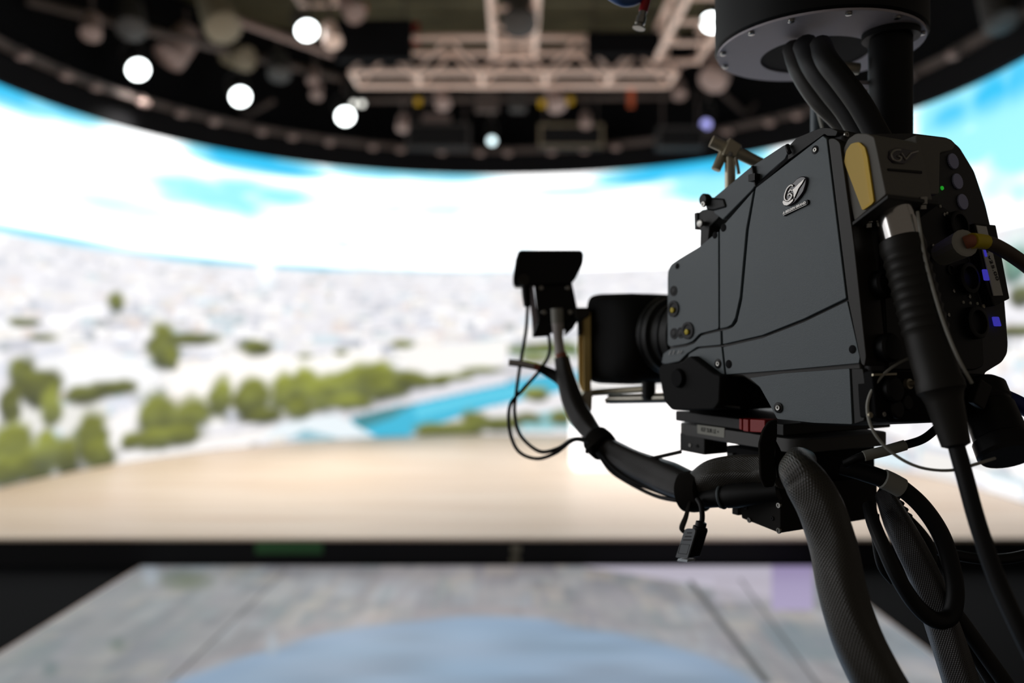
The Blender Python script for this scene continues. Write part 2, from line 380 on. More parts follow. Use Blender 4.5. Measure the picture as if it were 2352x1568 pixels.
def tree(px, py, rs, rz, tone=1.0):
    s, z = wall_sz(px, py); d = np.sqrt(((SX-s)/rs/1.33)**2+((ZZ-z)/rz/1.33)**2)+0.5*(tn-0.5)
    m = np.clip((1-d)/0.36, 0, 1)
    up = np.clip(((ZZ-z)/rz+1)/2, 0, 1)[..., None]; k = (0.7+0.6*tn2)[..., None]
    lo, hi = np.array((.085, .10, .055))*tone, np.array((.30, .33, .045))*tone
    pic[:] = pic*(1-m[..., None])+((lo*(1-up)+hi*up)*k)*m[..., None]
tn = 0.5*vnoise(NS, NZ, 180, 45)+0.5*vnoise(NS, NZ, 90, 24); tn2 = vnoise(NS, NZ, 140, 40)
for t in ((268, 692, .10, .10, .8), (375, 800, .17, .24, .8), (440, 778, .32, .07, .7), (588, 798, .20, .11, .7), (395, 830, .08, .12, .8), (925, 790, .14, .05, .9), (700, 818, .1, .03, .9), (780, 810, .1, .04, .9),
          (50, 860, .16, .16, .6), (90, 890, .26, .17, .55), (120, 940, .12, .20, 1.0), (25, 930, .12, .18, .6), (200, 905, .3, .10, .6), (260, 890, .25, .09, .6), (55, 740, .2, .04, .6), (100, 775, .2, .03, .6),
          (30, 1035, .26, .24, .9), (90, 1060, .22, .22, .9), (150, 1045, .2, .22, .8), (210, 1010, .2, .26, .65), (20, 1080, .3, .14, .8), (230, 1050, .2, .18, .7), (110, 1030, .18, .18, 1.1),
          (362, 955, .25, .28, .85), (350, 1010, .24, .12, .8), (440, 955, .22, .22, .8), (420, 1000, .3, .11, .8), (300, 1015, .14, .09, .8),
          (506, 915, .15, .24, .95), (560, 925, .14, .22, .7), (590, 915, .2, .26, .85), (610, 955, .24, .09, .7), (660, 905, .22, .24, 1.0), (700, 890, .18, .22, 1.0), (745, 905, .24, .22, 1.1), (790, 890, .26, .24, 1.1), (690, 940, .2, .14, .8),
          (840, 880, .26, .24, 1.1), (870, 865, .24, .20, 1.0), (890, 890, .24, .16, .8), (940, 870, .24, .12, .7), (965, 875, .18, .09, .7), (800, 925, .3, .09, .9), (1040, 866, .3, .05, .9), (1110, 850, .3, .045, .8), (1000, 876, .2, .06, .7),
          (1090, 970, .17, .17, .8), (1000, 988, .3, .10, .8), (1050, 985, .3, .10, .8), (1150, 975, .3, .10, .6), (1210, 960, .2, .07, .55), (1230, 905, .16, .09, .9), (1290, 960, .16, .1, .7),
          (1230, 825, .22, .05, 1.0), (1260, 795, .3, .05, .7), (2330, 610, .2, .14, .35), (2345, 680, .16, .1, .4), (2330, 760, .2, .05, .5)):
    tree(*t)
mixin(blob(2335, 590, .3, .3, .8)*0.5, (.25, .62, .55))
verts = [wall_pt(s/WR, z)[:] for z in zz for s in sx]
faces = [(j*NS+i, j*NS+i+1, (j+1)*NS+i+1, (j+1)*NS+i) for j in range(NZ-1) for i in range(NS-1)]
def picture(o, arr):
    a = o.data.color_attributes.new('picture', 'FLOAT_COLOR', 'POINT')
    a.data.foreach_set('color', np.concatenate([arr.reshape(-1, 3), np.ones((arr.size//3, 1))], 1).astype(np.float32).ravel())
led = thing('led_screen', (WC.x, WC.y+WR, 0), 'giant curved LED screen showing a pale city, river and clouds', 'screen')
o = link('screen_picture', verts, faces, screen_mat('led_picture', 1.0), led); picture(o, np.clip(pic, 0.0, 2.3))
ring(WR+0.012, WR+0.10, 0.0, WTOP).link('screen_cabinet', M['matte'], led)

# --- raised wooden stage with straight front
n = 90; out = [V(-4.0, FRONT_Y, 0)]
arc = [wall_pt(TH0+(TH1-TH0)*i/n, 0, WR-0.012) for i in range(n+1)]; arc = [p for p in arc if p.y >= FRONT_Y]
xf = WR-0.012
outl = [V(WC.x-xf, FRONT_Y, 0)]+arc+[V(WC.x+xf, FRONT_Y, 0)]
st = thing('stage', (0, FRONT_Y, 0), 'raised pale wooden stage floor in front of the curved screen', 'stage')
G().prism([p+V(0, 0, STAGE_Z-0.02) for p in outl], (0, 0, 0.02)).link('wooden_deck', M['wood'], st, smooth=False)
G().box(WC.x-xf+.02, FRONT_Y+0.015, 0, WC.x+xf-.02, FRONT_Y+0.06, STAGE_Z-0.021).link('front_fascia', M['matte'], st, smooth=False)
a0 = at(585, 1243, FRONT_Y); a1 = at(740, 1272, FRONT_Y)  # thin flat green patch set on the black fascia
G().box(a0.x, FRONT_Y+.010, a1.z, a1.x, FRONT_Y+.0148, a0.z).link('green_patch', M['patchgreen'], st, smooth=False)['label'] = 'green patch on the black stage front'
for x, y in ((1185, 1262), (1183, 1288)):
    c = at(x, y, FRONT_Y); G().box(c.x-.03, FRONT_Y+.010, c.z-.022, c.x+.03, FRONT_Y+.0148, c.z+.022).link('tape_mark', M['tapepale'], st, smooth=False)

# --- LED floor in front of the stage
FX0, FX1, FY0, FY1 = -2.49, 2.04, 2.0, FRONT_Y-0.015
NX, NY = 300, 220
gx = np.linspace(FX0, FX1, NX); gy = np.linspace(FY0, FY1, NY); GX, GY = np.meshgrid(gx, gy)
FZ = 0.012
fp = np.zeros((NY, NX, 3)); PXm = CX+F*GX/GY; PYm = HZ+F*(E-FZ)/GY
def fmix(m, c): fp[:] = fp*(1-m[..., None])+np.array(c)*m[..., None]
fp[:] = lin(150, 147, 150)
for k in range(1300):
    x = FX0+rng.random()*(FX1-FX0); y = FY0+rng.random()*(FY1-FY0); hw = .03+.16*rng.random(); hh = .08+.36*rng.random()
    c = np.array([lin(176, 172, 172), lin(128, 130, 138), lin(160, 156, 160), lin(120, 136, 140), lin(190, 180, 168), lin(146, 142, 152), lin(168, 174, 182), lin(112, 112, 118)][rng.integers(8)])
    i0, i1 = np.searchsorted(gx, [x-hw/2, x+hw/2]); j0, j1 = np.searchsorted(gy, [y-hh/2, y+hh/2])
    fp[j0:j1+1, i0:i1+1] = fp[j0:j1+1, i0:i1+1]*0.62+c*0.38
left = np.clip((-0.9-GX)/1.2, 0, 1); fmix(left*0.35, lin(128, 140, 140))
# the blue sky area, an arc open towards the viewer
bx = (GX+0.18)/1.70; by = (GY-2.2)/2.23; dd = np.sqrt(bx*bx+by*by)
fn = vnoise(NX, NY, 14, 26); fn2 = vnoise(NX, NY, 8, 14)
skym = np.clip((1.0-dd+0.05*(fn-.5))/0.05, 0, 1)
skc = np.array(lin(139, 164, 190))*(0.80+0.4*fn[..., None])+np.array((.02, -.01, -.03))*(fn2[..., None]-.5)
fp[:] = fp*(1-skym[..., None])+skc*skym[..., None]
fmix(np.clip((1-np.abs(dd-1.02)/0.07), 0, 1)*0.35*(PXm < 1350), lin(176, 160, 160))
fmix(np.clip((1-np.abs(dd-.94)/0.07), 0, 1)*0.35, lin(120, 150, 185))
fmix(((GX > 1.3) & (GY < 4.9) & (dd > 1)).astype(float)*np.clip((fn2-.35)*2, 0, 1)*0.55, lin(92, 118, 130))
def fq(x0, x1, y0, y1, c, k=1.0):
    fmix(k*((PXm > x0) & (PXm < x1) & (PYm > y0) & (PYm < y1)).astype(float), c)
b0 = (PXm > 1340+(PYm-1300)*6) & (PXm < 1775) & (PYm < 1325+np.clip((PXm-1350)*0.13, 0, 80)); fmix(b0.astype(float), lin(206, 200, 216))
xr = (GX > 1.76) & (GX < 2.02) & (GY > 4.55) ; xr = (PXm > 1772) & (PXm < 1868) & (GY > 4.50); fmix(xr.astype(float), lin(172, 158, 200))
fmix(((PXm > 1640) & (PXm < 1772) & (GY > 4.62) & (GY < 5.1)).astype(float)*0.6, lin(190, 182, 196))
fmix(np.clip(1-np.sqrt(((PXm-430)/70)**2+((PYm-1335)/26)**2), 0, 1)**.5*0.9, lin(92, 104, 72))
fmix(np.clip(1-np.sqrt(((PXm-270)/26)**2+((PYm-1480)/26)**2), 0, 1)*0.9, lin(84, 104, 92)); fmix(np.clip(1-np.sqrt(((PXm-115)/30)**2+((PYm-1535)/30)**2), 0, 1)*0.9, lin(84, 108, 110))
fmix(np.clip(1-np.sqrt(((PXm-345)/30)**2+((PYm-1320)/36)**2), 0, 1)*0.9, lin(178, 190, 202)); fmix(np.clip(1-np.sqrt(((PXm-625)/18)**2+((PYm-1480)/40)**2), 0, 1)*0.9, lin(170, 184, 196))
fverts = [(x, y, FZ) for y in gy for x in gx]; ff = [(j*NX+i, j*NX+i+1, (j+1)*NX+i+1, (j+1)*NX+i) for j in range(NY-1) for i in range(NX-1)]
lf = thing('led_floor', (0, 4.0, 0), 'glossy LED floor showing a grey city and pale blue sky before the stage', 'floor screen')
o = link('floor_picture', fverts, ff, screen_mat('led_floor_picture', 0.74, 0.45), lf); picture(o, fp)
G().box(FX0-.012, FY0, 0, FX0-.001, FY1, FZ).link('edge_trim', M['truss'], lf, smooth=False)
G().box(FX1+.001, FY0, 0, FX1+.012, FY1, FZ).link('edge_trim', M['truss'], lf, smooth=False)
for (pa, pb, wd) in (((660, 1308), (390, 1566), .005), ((1585, 1335), (1762, 1568), .016), ((1700, 1330), (1900, 1600), .006)):
    def fpnt(p): 
        Y = F*(E-FZ)/(p[1]-HZ); return V((p[0]-CX)/F*Y, Y, FZ+.001)
    a, b = fpnt(pa), fpnt(pb); G().prism([a+V(-wd, 0, 0), a+V(wd, 0, 0), b+V(wd, 0, 0), b+V(-wd, 0, 0)], (0, 0, .002)).link('panel_seam', M['alu2'], lf, smooth=False)

# --- white presenter desk on the stage; the body's brightness is emission
dy = 8.1; dx0, dx1 = (1321-CX)/F*dy, (1800-CX)/F*dy
dk = thing('presenter_desk', ((dx0+dx1)/2, dy, STAGE_Z), 'white presenter desk with an emissive body, standing on the wooden stage', 'desk')
G().prism([V(x, y, STAGE_Z) for x, y in rounded([(dx0, dy), (dx1, dy), (dx1, dy+.7), (dx0, dy+.7)], .12)], (0, 0, .80)).link('emissive_body', M['desk'], dk)
G().prism([V(x, y, STAGE_Z+.80) for x, y in rounded([(dx0-.05, dy-.05), (dx1+.05, dy-.05), (dx1+.05, dy+.75), (dx0-.05, dy+.75)], .14)], (0, 0, .04)).link('desk_top', M['whitetop'], dk)

# ------------------------------------------------------------------ overhead grid
trim = ring(WR-.10, WR-.05, WTOP-.02, 4.09).link('trim_1', M['soffit']); tag(trim, 'black fascia band above the curved screen', kind='structure')
rail = ring(WR-.17, WR-.11, 4.10, 4.17); tag(rail.link('curved_rail', M['pipe']), 'curved grey curtain rail running above the whole screen', 'rail')
clamp = None; kk = 0
for i in range(26):
    th = math.radians(-84+i*6.7+(0.9*math.sin(i*2.3))); p = wall_pt(th, 4.06, WR-.22)
    if clamp is None:
        clamp = thing('rail_clamp', p, 'small pinkish clamp fixed along the curved rail', 'clamp', 'clamps on the curved rail')
        G().obox(p+V(0, 0, .02), V(.055, 0, 0), V(0, .04, 0), V(0, 0, .028)).link('clamp_body', M['pinkish'], clamp, bevel=.012)
        G().tube(p+V(0, 0, .045), p+V(0, 0, .10), .014).link('clamp_bolt', M['pipe'], clamp)
    else: dup(clamp, p, rot=(0, 0, -th))
def truss(name, a, b, wdt, hgt, label, n, r=.028, parent_cat='truss'):
    a, b = Vector(a), Vector(b); d = (b-a); side = d.normalized().cross(V(0, 0, 1)).normalized()*wdt/2; up = V(0, 0, hgt)
    t = thing(name, a, label, parent_cat)
    C = [(-side), side, -side+up, side+up]
    for c in C: G().tube(a+c, b+c, r, 8).link('chord', M['truss'], t)
    for sd in (-side, side):
        g = G()
        for i in range(n):
            p, q, mid = a+d*i/n, a+d*(i+1)/n, a+d*(i+.5)/n
            g.tube(p+sd, mid+sd+up, r*.62, 6); g.tube(mid+sd+up, q+sd, r*.62, 6)
        g.link('diagonal_bracing', M['truss'], t)
    for i in range(n+1):
        p = a+d*i/n; G().tube(p-side, p+side, r*.8, 6).link('cross_brace', M['truss'], t)
    return t
TZ = E+(HZ-196)/F*9.75
A = at(815, 200, 9.5); B = at(1545, 190, 9.5)
truss('ceiling_truss', (A.x, 9.5, TZ), (B.x, 9.5, TZ), .50, .40, 'long pale truss hanging level across the stage', 5, .038)
truss('ceiling_truss', (at(1181, 160, 9.2).x, 9.25, TZ+.16), (at(1181, 160, 9.2).x-.02, 4.6, TZ+.16), .46, .34, 'ladder truss running overhead from the middle of the long truss', 10, .032)
truss('ceiling_truss', (at(1540, 160, 9.0).x+.12, 9.25, TZ+.12), (at(1540, 160, 9.0).x+.12, 4.6, TZ+.12), .5, .34, 'right hand pale truss joining the end of the long truss', 8, .034)
truss('ceiling_truss', (at(735, 90, 8.7).x, 8.7, TZ+.55), (at(735, 90, 8.7).x, 5.0, TZ+.55), .4, .3, 'left hand pale truss above the lamp, leading towards the viewer', 6, .03)
for nm, a, b, r, lab in (('ceiling_pipe', at(470, 20, 8.6), at(765, 125, 9.3), .045, 'rust coloured slanting pipe left of the long truss'),
                         ('ceiling_pipe', at(1560, 150, 9.6), at(1700, 85, 8.6), .04, 'rust coloured slanting pipe right of the long truss'),
                         ('ceiling_pipe', at(60, 0, 7.6), at(780, 180, 10.2), .05, 'dull curved pipe line above the left row of lamps'),
                         ('ceiling_pipe', at(940, 120, 10.0), at(1540, 105, 10.0), .04, 'dull level pipe seen behind the long truss'),
                         ('ceiling_pipe', at(800, 230, 10.5), at(1560, 222, 10.5), .04, 'dull level pipe below and behind the long truss'),
                         ('ceiling_pipe', at(2100, 180, 8.6), at(2352, 30, 6.6), .07, 'dull slanting pipe over the right side of the screen'),
                         ('ceiling_pipe', at(1660, 215, 10.0), at(1710, 260, 10.0), .035, 'short diagonal strut over the right of the rail'),
                         ('ceiling_pipe', at(1800, 180, 10.0), at(1715, 262, 10.0), .035, 'short diagonal strut meeting its mirror twin near the drum'),
                         ('ceiling_pipe', at(500, 205, 10.0), at(570, 262, 10.0), .035, 'short strut slanting down beside the second ring lamp'),
                         ('ceiling_pipe', at(630, 230, 10.0), at(560, 270, 10.0), .035, 'short strut rising right of the second ring lamp')):
    tag(G().tube(a, b, r, 10).link(nm, M['pinkish'] if 'rust' in lab else M['pipe']), lab, 'pipe')
def box_px(name, x0, y0, x1, y1, Y, d, m, lab, cat, frame=None):
    a, b = at(x0, y1, Y), at(x1, y0, Y); t = thing(name, ((a.x+b.x)/2, Y, a.z), lab, cat)
    G().box(a.x, Y, a.z, b.x, Y+d, b.z).link('case', m, t, bevel=.02)
    if frame:
        q = .035; g = G(); g.box(a.x, Y-.012, a.z, b.x, Y-.001, a.z+q); g.box(a.x, Y-.012, b.z-q, b.x, Y-.001, b.z); g.box(a.x, Y-.012, a.z+q, a.x+q, Y-.001, b.z-q); g.box(b.x-q, Y-.012, a.z+q, b.x, Y-.001, b.z-q)
        g.link('front_frame', frame, t, smooth=False)
    for xx in (a.x+.08, b.x-.08): G().tube((xx, Y+d/2, b.z+.001), (xx, Y+d/2, b.z+.5), .012, 6).link('hanger', M['pipe'], t)
    return t
box_px('speaker_box', 932, 282, 1080, 340, 10.5, .2, M['matte'], 'dark wide box hanging under the left part of the long truss', 'speaker', M['fixture'])
box_px('speaker_box', 1238, 284, 1386, 338, 10.5, .2, M['matte'], 'wide box with a paler olive rim hanging right of centre', 'speaker', M['cream'])
box_px('speaker_box', 1510, 290, 1620, 340, 9.8, .2, M['matte'], 'dark wide box hanging nearest the metal tubes of the camera', 'speaker', M['fixture'])
box_px('acoustic_panel', 768, 42, 944, 136, 8.9, .15, M['soffit'], 'large black panel hung above the left end of the long truss', 'panel')
box_px('acoustic_panel', 1350, 70, 1520, 125, 9.0, .15, M['soffit'], 'black panel hung above the right half of the long truss', 'panel')
box_px('junction_box', 968, 260, 1034, 282, 10.6, .15, M['pinkish'], 'flat pinkish box above the left speaker box', 'box')
box_px('junction_box', 1170, 190, 1210, 250, 10.2, .2, M['fixture'], 'dark box under the middle of the long truss', 'box')
box_px('junction_box', 1090, 205, 1145, 255, 10.3, .1, M['pipe'], 'grey box under the truss, left of the dark middle box', 'box')
def lamp(px, py, z, lens, r, label, power=0.0, aim=None, name='stage_light', yaw=None):
    Y = F*(z-E)/(HZ-py); p = at(px, py, Y)
    aim = Vector(aim) if aim else V(0, 5.0, 0.4)
    d = (aim-p).normalized(); t = thing(name, p, label, 'light')
    G().lathe(p, -d, [(0, r*1.1), (.02, r*1.12), (.16, r*1.05), (.30, r*.8), (.34, r*.45)], 20).link('lamp_housing', M['fixture'], t)
    G().lathe(p+d*.003, d, [(0, r), (.008, r*.97)], 24).link('lamp_lens', lens, t)
    c = p-d*.14; s = d.cross(V(0, 0, 1)).normalized()
    g = G(); g.sweep(spline([c+s*r*1.15, c+s*r*1.2+V(0, 0, .12), c+V(0, 0, .26), c-s*r*1.2+V(0, 0, .12), c-s*r*1.15], 5), .012, 6); g.link('yoke', M['fixture'], t)
    G().tube(c+V(0, 0, .26), c+V(0, 0, .42), .02, 8).link('clamp_stem', M['pipe'], t)
    if power:
        L = bpy.data.lights.new('stage_spot', 'SPOT'); L.energy = power; L.spot_size = math.radians(84); L.spot_blend = 1.0; L.shadow_soft_size = .11
        L.color = (1.0, 0.95, 0.90); lo = bpy.data.objects.new('stage_spot', L); COL.objects.link(lo); lo.location = p+d*.05
        lo.rotation_euler = (V({793: .7, 705: -.9}.get(px, p.x*(.95 if p.x < 0 else 1.4)), 8.0, 0)-p).to_track_quat('-Z', 'Y').to_euler()
    return t
lamp(317, 160, 4.4, M['lamp_on'], .105, 'lit round stage lamp furthest left on the ring', 420)
lamp(552, 222, 4.4, M['lamp_on'], .105, 'lit round stage lamp between the furthest left lamp and the truss end', 210)
lamp(793, 267, 4.4, M['lamp_on'], .105, 'lit round stage lamp below the left end of the long truss', 500)
lamp(705, 70, 4.8, M['lamp_on'], .105, 'lit round stage lamp high beside the slanting rust coloured pipe', 330)
lamp(1635, 52, 4.8, M['lamp_on'], .10, 'lit round stage lamp just left of the black drum', 700)
lamp(1130, 323, 4.2, M['lamp_dim'], .055, 'small pale blue lamp low in the middle above the screen')
lamp(1622, 285, 4.2, M['lamp_violet'], .06, 'small dim violet lamp above the metal camera tubes')
lamp(813, 238, 4.5, M['lamp_small'], .035, 'tiny white lamp, left one of the close pair')
lamp(831, 238, 4.5, M['lamp_small'], .035, 'tiny white lamp, right one of the close pair')
# unlit heads and fittings in the grid
def head(px, py, Y, m, s, lab, tilt):
    p = at(px, py, Y); t = thing('unlit_lamp_head', p, lab, 'light'); d = V(math.sin(tilt), -.5, -math.cos(tilt)).normalized()
    G().lathe(p, d, [(-.16*s, .05*s), (-.14*s, .09*s), (.1*s, .11*s), (.13*s, .11*s), (.14*s, .09*s)], 14).link('lamp_housing', m, t)
    G().tube(p-d*.1*s, p-d*.1*s+V(0, 0, .3), .02, 6).link('clamp_stem', M['pipe'], t)
for a in ((500, 35, 8.2, M['cream'], 1.7, 'big cream unlit lamp head at the top left of the grid', .5), (410, 105, 8.8, M['pinkish'], 1.6, 'pinkish unlit lamp head above the left row of lamps', -.4),
          (300, 40, 8.2, M['fixture'], 1.4, 'dark unlit lamp head near the top left corner', .3), (210, 60, 7.8, M['pinkish'], .9, 'small unlit lamp head leftmost in the grid', .2),
          (545, 130, 9.2, M['cream'], 1.3, 'cream tube shaped lamp head pointing right', 1.2), (640, 150, 9.4, M['fixture'], 1.2, 'dark unlit lamp head under the rust pipe', .2),
          (1650, 160, 9.0, M['pinkish'], 1.5, 'pinkish unlit lamp head left of the grey drum plate', -.5), (1190, 25, 8.0, M['fixture'], 1.6, 'dark cylindrical lamp head inside the ladder truss', .1),
          (805, 15, 8.6, M['pinkish'], 1.1, 'pinkish lamp head above the black left panel', .6), (760, 80, 8.5, M['truss'], .9, 'pale slim lamp head right of the high lit lamp', .35),
          (1015, 225, 9.9, M['pinkish'], .9, 'small pinkish fitting under the left half of the long truss', .2), (1275, 225, 9.9, M['pinkish'], 1.1, 'pinkish fitting hanging under the right half of the long truss', .2),
          (1345, 275, 10.4, M['pinkish'], .7, 'tiny pinkish fitting above the olive rimmed box', 0), (1560, 205, 9.8, M['pinkish'], .8, 'tiny pinkish fitting below the right end of the long truss', 0),
          (720, 175, 9.8, M['pinkish'], .7, 'tiny pinkish fitting, upper of two left of the truss end', 0), (728, 208, 9.9, M['pinkish'], .7, 'tiny pinkish fitting, lower of two left of the truss end', 0),
          (925, 283, 10.1, M['pinkish'], .7, 'tiny pinkish fitting left of the dark left speaker box', 0), (2290, 20, 6.3, M['fixture'], 1.2, 'dark lamp head in the top right corner', 0)):
    head(*a)
for x, y0, y1, Y, m, lab in ((1450, 200, 245, 9.8, M['orange'], 'orange strap hanging under the right end of the long truss'), (955, 50, 100, 9.3, M['red'], 'red strap beside the black left panel'),
                             (960, 225, 240, 10.2, M['yellow'], 'small yellow tag under the left half of the truss'), (1245, 228, 244, 10.2, M['yellow'], 'small yellow tag right of the dark middle box'), (1310, 222, 238, 10.3, M['yellow'], 'small yellow tag furthest right under the truss'), (835, 8, 30, 8.6, M['orange'], 'short orange strap near the top beside the pinkish head')):
    a, b = at(x-7, y1, Y), at(x+7, y0, Y); tag(G().box(a.x, Y, a.z, b.x, Y+.03, b.z).link('hanging_strap', m, bevel=.006), lab, 'strap')

# ------------------------------------------------------------------ foreground: broadcast camera on its hanging column
YAW = math.radians(28)
AD = V(-math.sin(YAW), math.cos(YAW), 0)      # towards the lens
BD = V(math.cos(YAW), math.sin(YAW), 0)       # towards the camera's right side
P0 = V(0.3385, 0.80, E)
def L(a, b, z): return P0+AD*a+BD*b+V(0, 0, z)
SIDE = Plane(P0, -BD)                          # left side of the body (normal towards us)
def sp(px, py, b=0.0): return Plane(P0+BD*b, -BD).hit(px, py)
R0, R1 = sp(1988, 850), sp(1926, 306)
RUP = (R1-R0).normalized(); RN = BD.cross(RUP); RN = RN if RN.y < 0 else -RN
REAR = Plane(R0, RN)
def rp(px, py, d=0.0): return Plane(R0+RN*d, RN).hit(px, py)
def sprism(name, pts, depth, m, parent, b=0.0, bevel=.002, r=0, seg=2):
    if r: pts = rounded(pts, r)
    return G().prism([sp(x, y, b) for x, y in pts], BD*depth).link(name, m, parent, bevel=bevel, seg=seg)
def rprism(name, pts, depth, m, parent, d=0.0, bevel=.002, r=0, seg=2):
    if r: pts = rounded(pts, r)
    return G().prism([rp(x, y, d) for x, y in pts], -RN*depth).link(name, m, parent, bevel=bevel, seg=seg)
def yprism(name, pts, Y, depth, m, parent, bevel=.002, r=0, ext=None):
    if r: pts = rounded(pts, r)
    return G().prism([at(x, y, Y) for x, y in pts], ext or V(0, depth, 0)).link(name, m, parent, bevel=bevel)
def sdisc(name, px, py, rpx, m, parent, prof, b=0.0):
    c = sp(px, py, b); k = rpx*c.y/F
    return G().lathe(c, -BD, [(t*k, r*k) for t, r in prof], 20).link(name, m, parent)
def rdisc(name, px, py, rpx, m, parent, prof, d=0.0, n=20):
    c = rp(px, py, d); k = rpx*c.y/F
    return G().lathe(c, RN, [(t*k, r*k) for t, r in prof], n).link(name, m, parent)
SCREW = [(-.3, 1), (.25, 1), (.38, .85), (.38, .45), (.12, .40), (.12, 0)]
HOLE = [(.02, 1.0), (.05, .95), (.05, 0)]
def abox(x_front, x_near, x_right, y_top, y_bot, b=.02):
    """box along the camera axes from the columns of its left face and rear face, rows at the near corner"""
    q0, q1 = sp(x_near, y_top, b), sp(x_near, y_bot, b); a1 = (q0-P0).dot(AD); a2 = (sp(x_front, 900, b)-P0).dot(AD)
    pr = Plane(q0, AD).hit(x_right, y_top); b2 = (pr-P0).dot(BD)
    return a1, a2, b, b2, q0.z-E, q1.z-E
def lbox(g, a0, a1, b0, b1, z0, z1):
    return g.obox(L((a0+a1)/2, (b0+b1)/2, (z0+z1)/2), AD*(a1-a0)/2, BD*(b1-b0)/2, V(0, 0, (z1-z0)/2))

bc = thing('broadcast_camera', L(.12, .09, -.10), 'large graphite grey studio broadcast camera with wide lens, hung from the black column', 'camera')
# shell behind the panels
sprism('body_shell', [(1541, 613), (1606, 572), (1650, 532), (1735, 436), (1893, 314), (1912, 322), (1948, 560), (1980, 850), (1955, 960), (1784, 955), (1768, 925), (1742, 890), (1706, 866), (1640, 866), (1560, 846), (1537, 800), (1535, 640)], .185, M['edge'], bc, b=.004, bevel=.004, r=6)
PD = .010
fc = sprism('front_cover', [(1534, 622), (1541, 607), (1560, 594), (1607, 566), (1650, 530), (1650.5, 755), (1607, 766), (1590, 784), (1574, 790), (1538, 796), (1533, 790), (1533, 640)], PD, M['body'], bc, bevel=.0035, r=5, seg=3)
sprism('middle_cover', [(1652.5, 527), (1731, 437), (1714, 527), (1700, 680), (1689, 730), (1680, 746), (1669, 752), (1653, 755)], PD, M['body'], bc, bevel=.0012)
sprism('side_door', [(1735.5, 431), (1890, 311), (1899, 318), (1944, 685), (1847, 732), (1751, 770), (1660, 791), (1659, 758), (1672, 755.5), (1684, 750), (1692.5, 738), (1704, 688), (1719, 527)], PD, M['body'], bc, bevel=.0016, r=3)
sprism('nose_cover', [(1519, 834), (1523, 812), (1538, 801), (1576, 795), (1594, 788), (1610, 770), (1655, 759), (1656, 792), (1601, 797), (1578, 812), (1560, 830), (1530, 836)], PD, M['body'], bc, bevel=.0015, r=3)
sprism('lower_band', [(1661, 797), (1751, 776), (1847, 739), (1946, 691), (1975, 820), (1973, 834), (1799, 850), (1668, 860)], PD, M['body'], bc, bevel=.0016, r=2)
sprism('nose_side', [(1583, 812), (1604, 800), (1657, 796), (1664, 860), (1600, 858), (1570, 850)], PD, M['body'], bc, bevel=.0016, r=2)
sprism('lower_panel', [(1722, 868), (1800, 857), (1951, 846), (1957, 974), (1870, 971), (1785, 962), (1768, 929), (1745, 888)], PD, M['body'], bc, b=.001, bevel=.002, r=3)
sprism('rounded_rear_corner', [(1902, 318), (1916, 316), (1930, 326), (1962, 560), (1990, 820), (1986, 842), (1978, 836), (1948, 690)], .03, M['edge'], bc, b=-.001, bevel=.004, r=8, seg=3)
sprism('lower_rear_corner', [(1955, 846), (1982, 846), (1990, 900), (1985, 966), (1962, 974)], .03, M['dark'], bc, b=.002, bevel=.004, r=4)
# top handle rail and cover
sprism('top_handle', [(1637, 455), (1726, 381), (1800, 333), (1811, 331), (1812, 346), (1803, 366), (1788, 378), (1736, 424), (1728, 436), (1660, 505), (1640, 490)], .03, M['rail'], bc, b=.006, bevel=.002, r=3)
sprism('top_cover', [(1813, 334), (1830, 316), (1864, 302), (1887, 293), (1908, 294), (1924, 301), (1920, 312), (1900, 312), (1894, 307), (1818, 362), (1808, 368)], .16, M['dark'], bc, b=.003, bevel=.002, r=3)
sprism('rail_shadow_gap', [(1735, 428), (1790, 377), (1808, 360), (1812, 366), (1738, 432)], .02, M['matte'], bc, b=.003, bevel=0)
g = G(); g.sweep([sp(1729, 382, .004), sp(1733, 405, .004), sp(1737, 428, .004)], .0022, 8); g.obox(sp(1732, 408, .002), AD*.005, BD*.004, V(0, 0, .004)); g.link('cable_tie', M['black'], bc)
g = G(); g.sweep(spline([sp(1808, 334, .0), sp(1811, 346, -.002), sp(1814, 352, .0)], 5), .0025, 8); g.link('latch', M['black'], bc)
# front bracket with thumb screws
br = sprism('front_bracket', [(1612, 482), (1634, 478), (1652, 486), (1651, 500), (1630, 520), (1626, 562), (1607, 566), (1608, 528), (1600, 524), (1598, 492)], .02, M['dark'], bc, b=.008, bevel=.0015)
sprism('bracket_tab', [(1594, 489), (1602, 487), (1602, 524), (1595, 528)], .012, M['black'], bc, b=.006, bevel=.001)
sprism('slide_block', [(1618, 452), (1662, 455), (1668, 476), (1640, 484), (1620, 482)], .02, M['black'], bc, b=.004, bevel=.003)
sdisc('thumb_knob', 1622, 459, 14, M['black'], bc, [(-.6, .8), (-.2, 1), (.6, 1), (.8, .8), (.8, 0)], b=.004)
sdisc('thumb_knob', 1616, 469, 7, M['screw'], bc, SCREW, b=-.002)
sdisc('thumb_knob', 1610, 513, 9, M['screw'], bc, [(-1.2, .6), (0, .6), (0, 1), (.5, 1), (.6, .8), (.6, 0)], b=.002)
